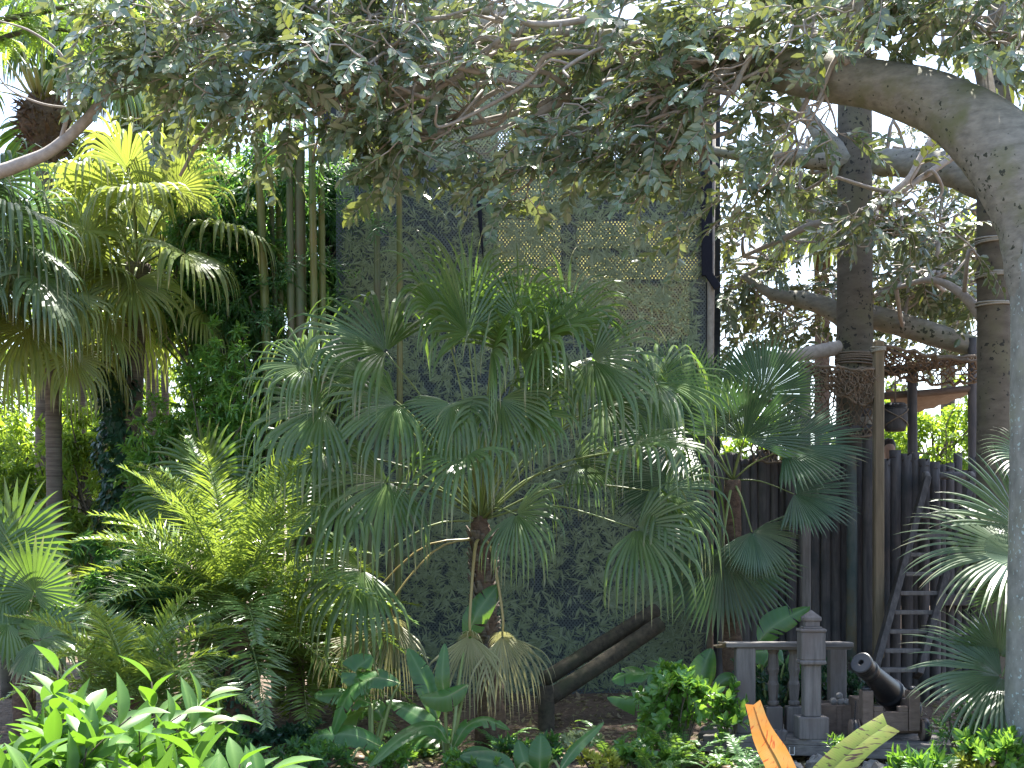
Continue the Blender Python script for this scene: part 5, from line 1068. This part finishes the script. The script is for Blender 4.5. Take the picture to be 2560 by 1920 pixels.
def torn(label, pts, prof, wpx, mat, nr, seed, curl=.2, fold=.25):
    rs = np.random.RandomState(seed); q = [P(*p_) for p_ in pts]; mb = MB(); blade(mb, q, S(wpx, pts[0][2]), np.array(nr, float), rs, 40, 0, fold, 1, c=True, prof=prof, curl=curl)
    o = thing('cut_banana_leaf', q[0], label, 'leaf'); mb.build('blade', M[mat], o, True)
    sb = MB(); g = q[0].copy(); g[2] = 0; tube(sb, smooth_path([g+np.array([.1, 0, 0]), (g+q[0])/2, q[0]], 8), .014, 7); pth = smooth_path(q, 24); tube(sb, pth-nrmz(np.array(nr, float))*.008, np.linspace(.012, .004, 24), 6); sb.build('stalk', M['stalk'], o, True)
torn('orange withered banana leaf with a ragged cut tip before the deck', [(1985, 2000, 9.6), (1945, 1905, 9.6), (1908, 1835, 9.6), (1884, 1762, 9.62)], [.9, 1, .95, .8, .62, .55], 40, 'orange_leaf', (-.5, -.85, .15), 511)
torn('green banana leaf striped with brown rot before the cannon', [(2010, 2000, 9.4), (2080, 1925, 9.4), (2150, 1860, 9.42), (2218, 1812, 9.45)], [.8, 1, 1, .9, .85, .8], 44, 'striped_leaf', (-.35, -.8, .5), 512)

# ------------------------------------------------------------------ shrubs
def shrub(label, x, d, y_top, wpx, seed, leaf='shrub_leaf', leafL=.10, wr=.4, nst=16, nl=12, name='shrub', tm='lance', group=None, y_base=None, spread=.55, droop=.2, cat='shrub'):
    rs = np.random.RandomState(seed); b = P(x, 0, d); b[2] = gz(b[0], d) if y_base is None else P(0, y_base, d)[2]; t = thing(name, b, label, cat, group); H = P(0, y_top, d)[2]-b[2]; Rr = S(wpx/2, d)
    wb, lb = MB(), MB()
    for i in range(nst):
        an = rs.uniform(0, 6.28); r = Rr*math.sqrt(rs.rand()); h = H*rs.uniform(.6, 1.0)*(1-.25*(r/Rr)**2); e = b+np.array([math.cos(an)*r, math.sin(an)*r, h])
        q = smooth_path([b+np.array([math.cos(an), math.sin(an), 0])*r*.25, b*.35+e*.65+rs.randn(3)*.04, e], 10); tube(wb, q, np.linspace(.012, .004, 10), 5)
        for j in range(4):
            st = q[rs.randint(4, 9)] if j else q[8]; dd = nrmz(nrmz(e-b)*.7+rs.randn(3)*spread+np.array([0, -.15, .2])); L = H*.22
            ns = 6; dirs = dd; pts = [st+dd*L*u-UP*droop*L*u*u for u in np.linspace(0, 1, ns)]; tube(wb, pts, .003, 4)
            for k in range(nl):
                p = pts[min(ns-1, int(k/nl*ns))]; ax = k*2.4; s1 = nrmz(np.cross(dd, UP)+1e-5); s2 = np.cross(s1, dd); o_ = s1*math.cos(ax)+s2*math.sin(ax)
                leaves(lb, [p], [dd*(.55+.5*k/nl)+o_*.8+UP*.15], [dd*.8-o_*.5+UP*.4], leafL*rs.uniform(.7, 1.15), leafL*wr, tm, rs)
    wb.build('stems', M['brown_bark'], t, True); lb.build('leaves', M[leaf], t, tm in ('long', 'round')); return t
# near shrub with big lance leaves
for (x, d, yt, wp, sd_, lab) in ((70, 5.6, 1650, 330, 601, 'near bush of long pointed glossy leaves at the picture corner'), (330, 5.9, 1690, 330, 602, 'near bush of long pointed leaves reaching beneath the date palm'), (450, 5.3, 1770, 300, 603, 'low near bush of pointed leaves holding one bright yellow spray'), (180, 5.0, 1790, 420, 604, 'lowest near bush of broad pointed leaves along the bottom edge')):
    shrub(lab, x, d, yt, wp, sd_, 'near_leaf', .185, .40, 18, 8, 'pointed_leaf_bush', 'long', 'near pointed leaf bushes', None, .5, .1)
shrub('sunlit glossy rounded bush beside the square railing post', 1690, 13.9, 1665, 190, 611, 'shrub_leaf', .115, .5, 22, 11, 'glossy_bush', 'round', spread=.8)
shrub('low glossy bush in front of the fern bank', 1600, 13.2, 1850, 170, 612, 'shrub_leaf', .085, .5, 14, 11, 'glossy_bush', 'round', spread=.8)
shrub('pale cream variegated seedling clump on the bare earth', 1425, 14.1, 1835, 90, 613, 'cream_leaf', .07, .5, 10, 10, 'variegated_plant', 'ovate', spread=.8)
shrub('gold leaved low plant at the bottom edge among ferns', 1500, 13.1, 1870, 130, 614, 'gold_leaf', .07, .4, 12, 10, 'gold_leaf_plant', 'lance', spread=.8)
shrub('lime leaved bush below the fan palm and the pale trunk', 2500, 12.6, 1815, 150, 615, 'shrub_leaf', .12, .45, 12, 9, 'lime_bush', 'ovate', spread=.8)
shrub('low lime plant at the foot of the cannon deck', 2425, 12.7, 1875, 150, 616, 'gold_leaf', .09, .35, 12, 9, 'lime_plant', 'lance', spread=.8)
shrub('dark spiky weed growing under the broad fan', 2400, 13.2, 1740, 120, 617, 'bamboo_leaf', .09, .2, 12, 12, 'spiky_weed', 'blade', spread=.8)
shrub('lobed dark green plant at the bottom near the striped leaf', 2310, 12.4, 1890, 160, 618, 'banana_leaf_skin', .16, .3, 10, 7, 'lobed_plant', 'lance', spread=.8)
shrub('creeping green vine mass behind the balusters', 1960, 15.6, 1620, 260, 619, 'ivy_leaf', .09, .6, 34, 12, 'vine_thicket', 'ovate', spread=.9)
shrub('creeping vine mass behind the cannon', 2130, 15.4, 1640, 150, 620, 'ivy_leaf', .08, .6, 20, 12, 'vine_thicket', 'ovate', spread=.9)
shrub('small lime weed sprouting at the deck edge under the cannon wheel', 2095, 13.0, 1825, 50, 621, 'shrub_leaf', .08, .35, 5, 8, 'weed', 'lance', spread=.8)
shrub('pale leaved plant beside the square railing post', 1825, 14.0, 1725, 60, 622, 'shrub_leaf', .12, .5, 6, 7, 'pale_leaf_plant', 'ovate', spread=.7)
shrub('dim low bush at the foot of the bare date palm stems', 690, 14.6, 1800, 220, 623, 'ivy_leaf', .10, .5, 16, 10, 'shade_bush', 'ovate', spread=.9)
shrub('leafy undergrowth at the foot of the fern covered trunk', 500, 12.8, 1790, 260, 624, 'bamboo_leaf', .10, .4, 18, 10, 'undergrowth_bush', 'ovate', spread=.9)
shrub('dark broad leaved seedlings under the hanging yellow fronds', 1060, 14.6, 1830, 200, 630, 'ivy_leaf', .10, .5, 14, 9, 'seedling_patch', 'ovate', spread=.9)
shrub('small bright seedling patch at the bottom edge before the cupped leaves', 1180, 12.9, 1880, 220, 631, 'shrub_leaf', .07, .45, 16, 9, 'seedling_patch', 'ovate', spread=.9)
shrub('low leafy patch at the bottom edge under the torn leaved plant', 760, 13.0, 1860, 260, 632, 'bamboo_leaf', .09, .4, 18, 9, 'leafy_patch', 'lance', spread=.9)
shrub('leafy green patch hiding the soil beside the weeping palm base', 1330, 14.0, 1850, 200, 633, 'bamboo_leaf', .10, .4, 16, 9, 'leafy_patch', 'lance', spread=.9)
shrub('low mixed green patch before the torn leaved plant', 960, 13.2, 1872, 240, 634, 'shrub_leaf', .08, .45, 16, 9, 'leafy_patch', 'round', spread=.9)
def fern(x, y, d, seed, label, n=9, L=.6, group='ferns along the bed'):
    rs = np.random.RandomState(seed); b = P(x, y, d); b[2] = gz(b[0], d); t = thing('fern', b, label, 'fern', group)
    for i in range(n):
        an = i*2.4+rs.rand()*.5; el = rs.uniform(.5, 1.1); mb = MB(); pinnate(mb, b, np.array([math.cos(an)*math.cos(el), math.sin(an)*math.cos(el), math.sin(el)]), L*rs.uniform(.8, 1.2), rs, 34, .085, 1.5, .022, .12, .1, ns=12, rr=.004, gdroop=.2); mb.build('frond', M['fern_leaf'], t)
for i, (x, y, d, L, lab) in enumerate([(1520, 1850, 14.2, .6, 'fern spreading below the mossy logs'), (1700, 1880, 13.3, .75, 'large arching fern below the sunlit bush'), (1790, 1890, 13.2, .6, 'fern beneath the broken deck end'), (1860, 1895, 12.9, .55, 'fern glowing yellow before the deck edge'), (1640, 1910, 12.8, .6, 'fern at the bottom edge before the glossy bush'), (640, 1890, 13.2, .5, 'fern at the foot of the fern covered trunk'), (1060, 1890, 14.2, .45, 'small fern on the sunny earth patch'), (2350, 1900, 12.3, .5, 'fern under the lobed plant'), (1250, 1880, 14.6, .45, 'small fern at the weeping palm foot'), (540, 1900, 12.6, .5, 'fern among the undergrowth by the near bush'), (1740, 1800, 14.4, .55, 'fern tucked behind the railing post')]): fern(x, y, d, 700+i, lab, L=L)
# rocks under the deck
for i, (x, y, d, r, lab) in enumerate([(2040, 1890, 13.4, 26, 'angular grey rock under the deck edge'), (1990, 1905, 13.1, 20, 'small rock before the bracket'), (2180, 1905, 13.2, 26, 'dark rock under the cannon'), (2230, 1900, 13.3, 22, 'rounded rock beneath the cannon wheel'), (1900, 1895, 13.5, 22, 'mossy rock behind the orange leaf')]):
    rs = np.random.RandomState(800+i); c = P(x, y, d); c[2] = gz(c[0], d); mb = MB(); R = S(r, d); pr = [(R*math.sin(q), -R*math.cos(q)*.8) for q in np.linspace(.08, math.pi-.08, 8)]; lathe(mb, c+UP*R*.5, pr, 10); mb.v[-1] = mb.v[-1]+rs.randn(*mb.v[-1].shape)*R*.13; o = mb.build('rock', M['rock'], origin=tuple(c)); tag(o, lab, 'rock', 'rocks under the deck')
c = P(662, 1898, 13.0); c[2] = gz(c[0], 13.0); mb = MB(); lathe(mb, c, [(.04, 0), (.055, .09), (.062, .09), (.062, .115), (.05, .115), (.042, .05)], 18); o = mb.build('clay_pot', M['terracotta'], None, True, origin=tuple(c)); tag(o, 'small terracotta pot on the ground by the fern covered trunk', 'pot')
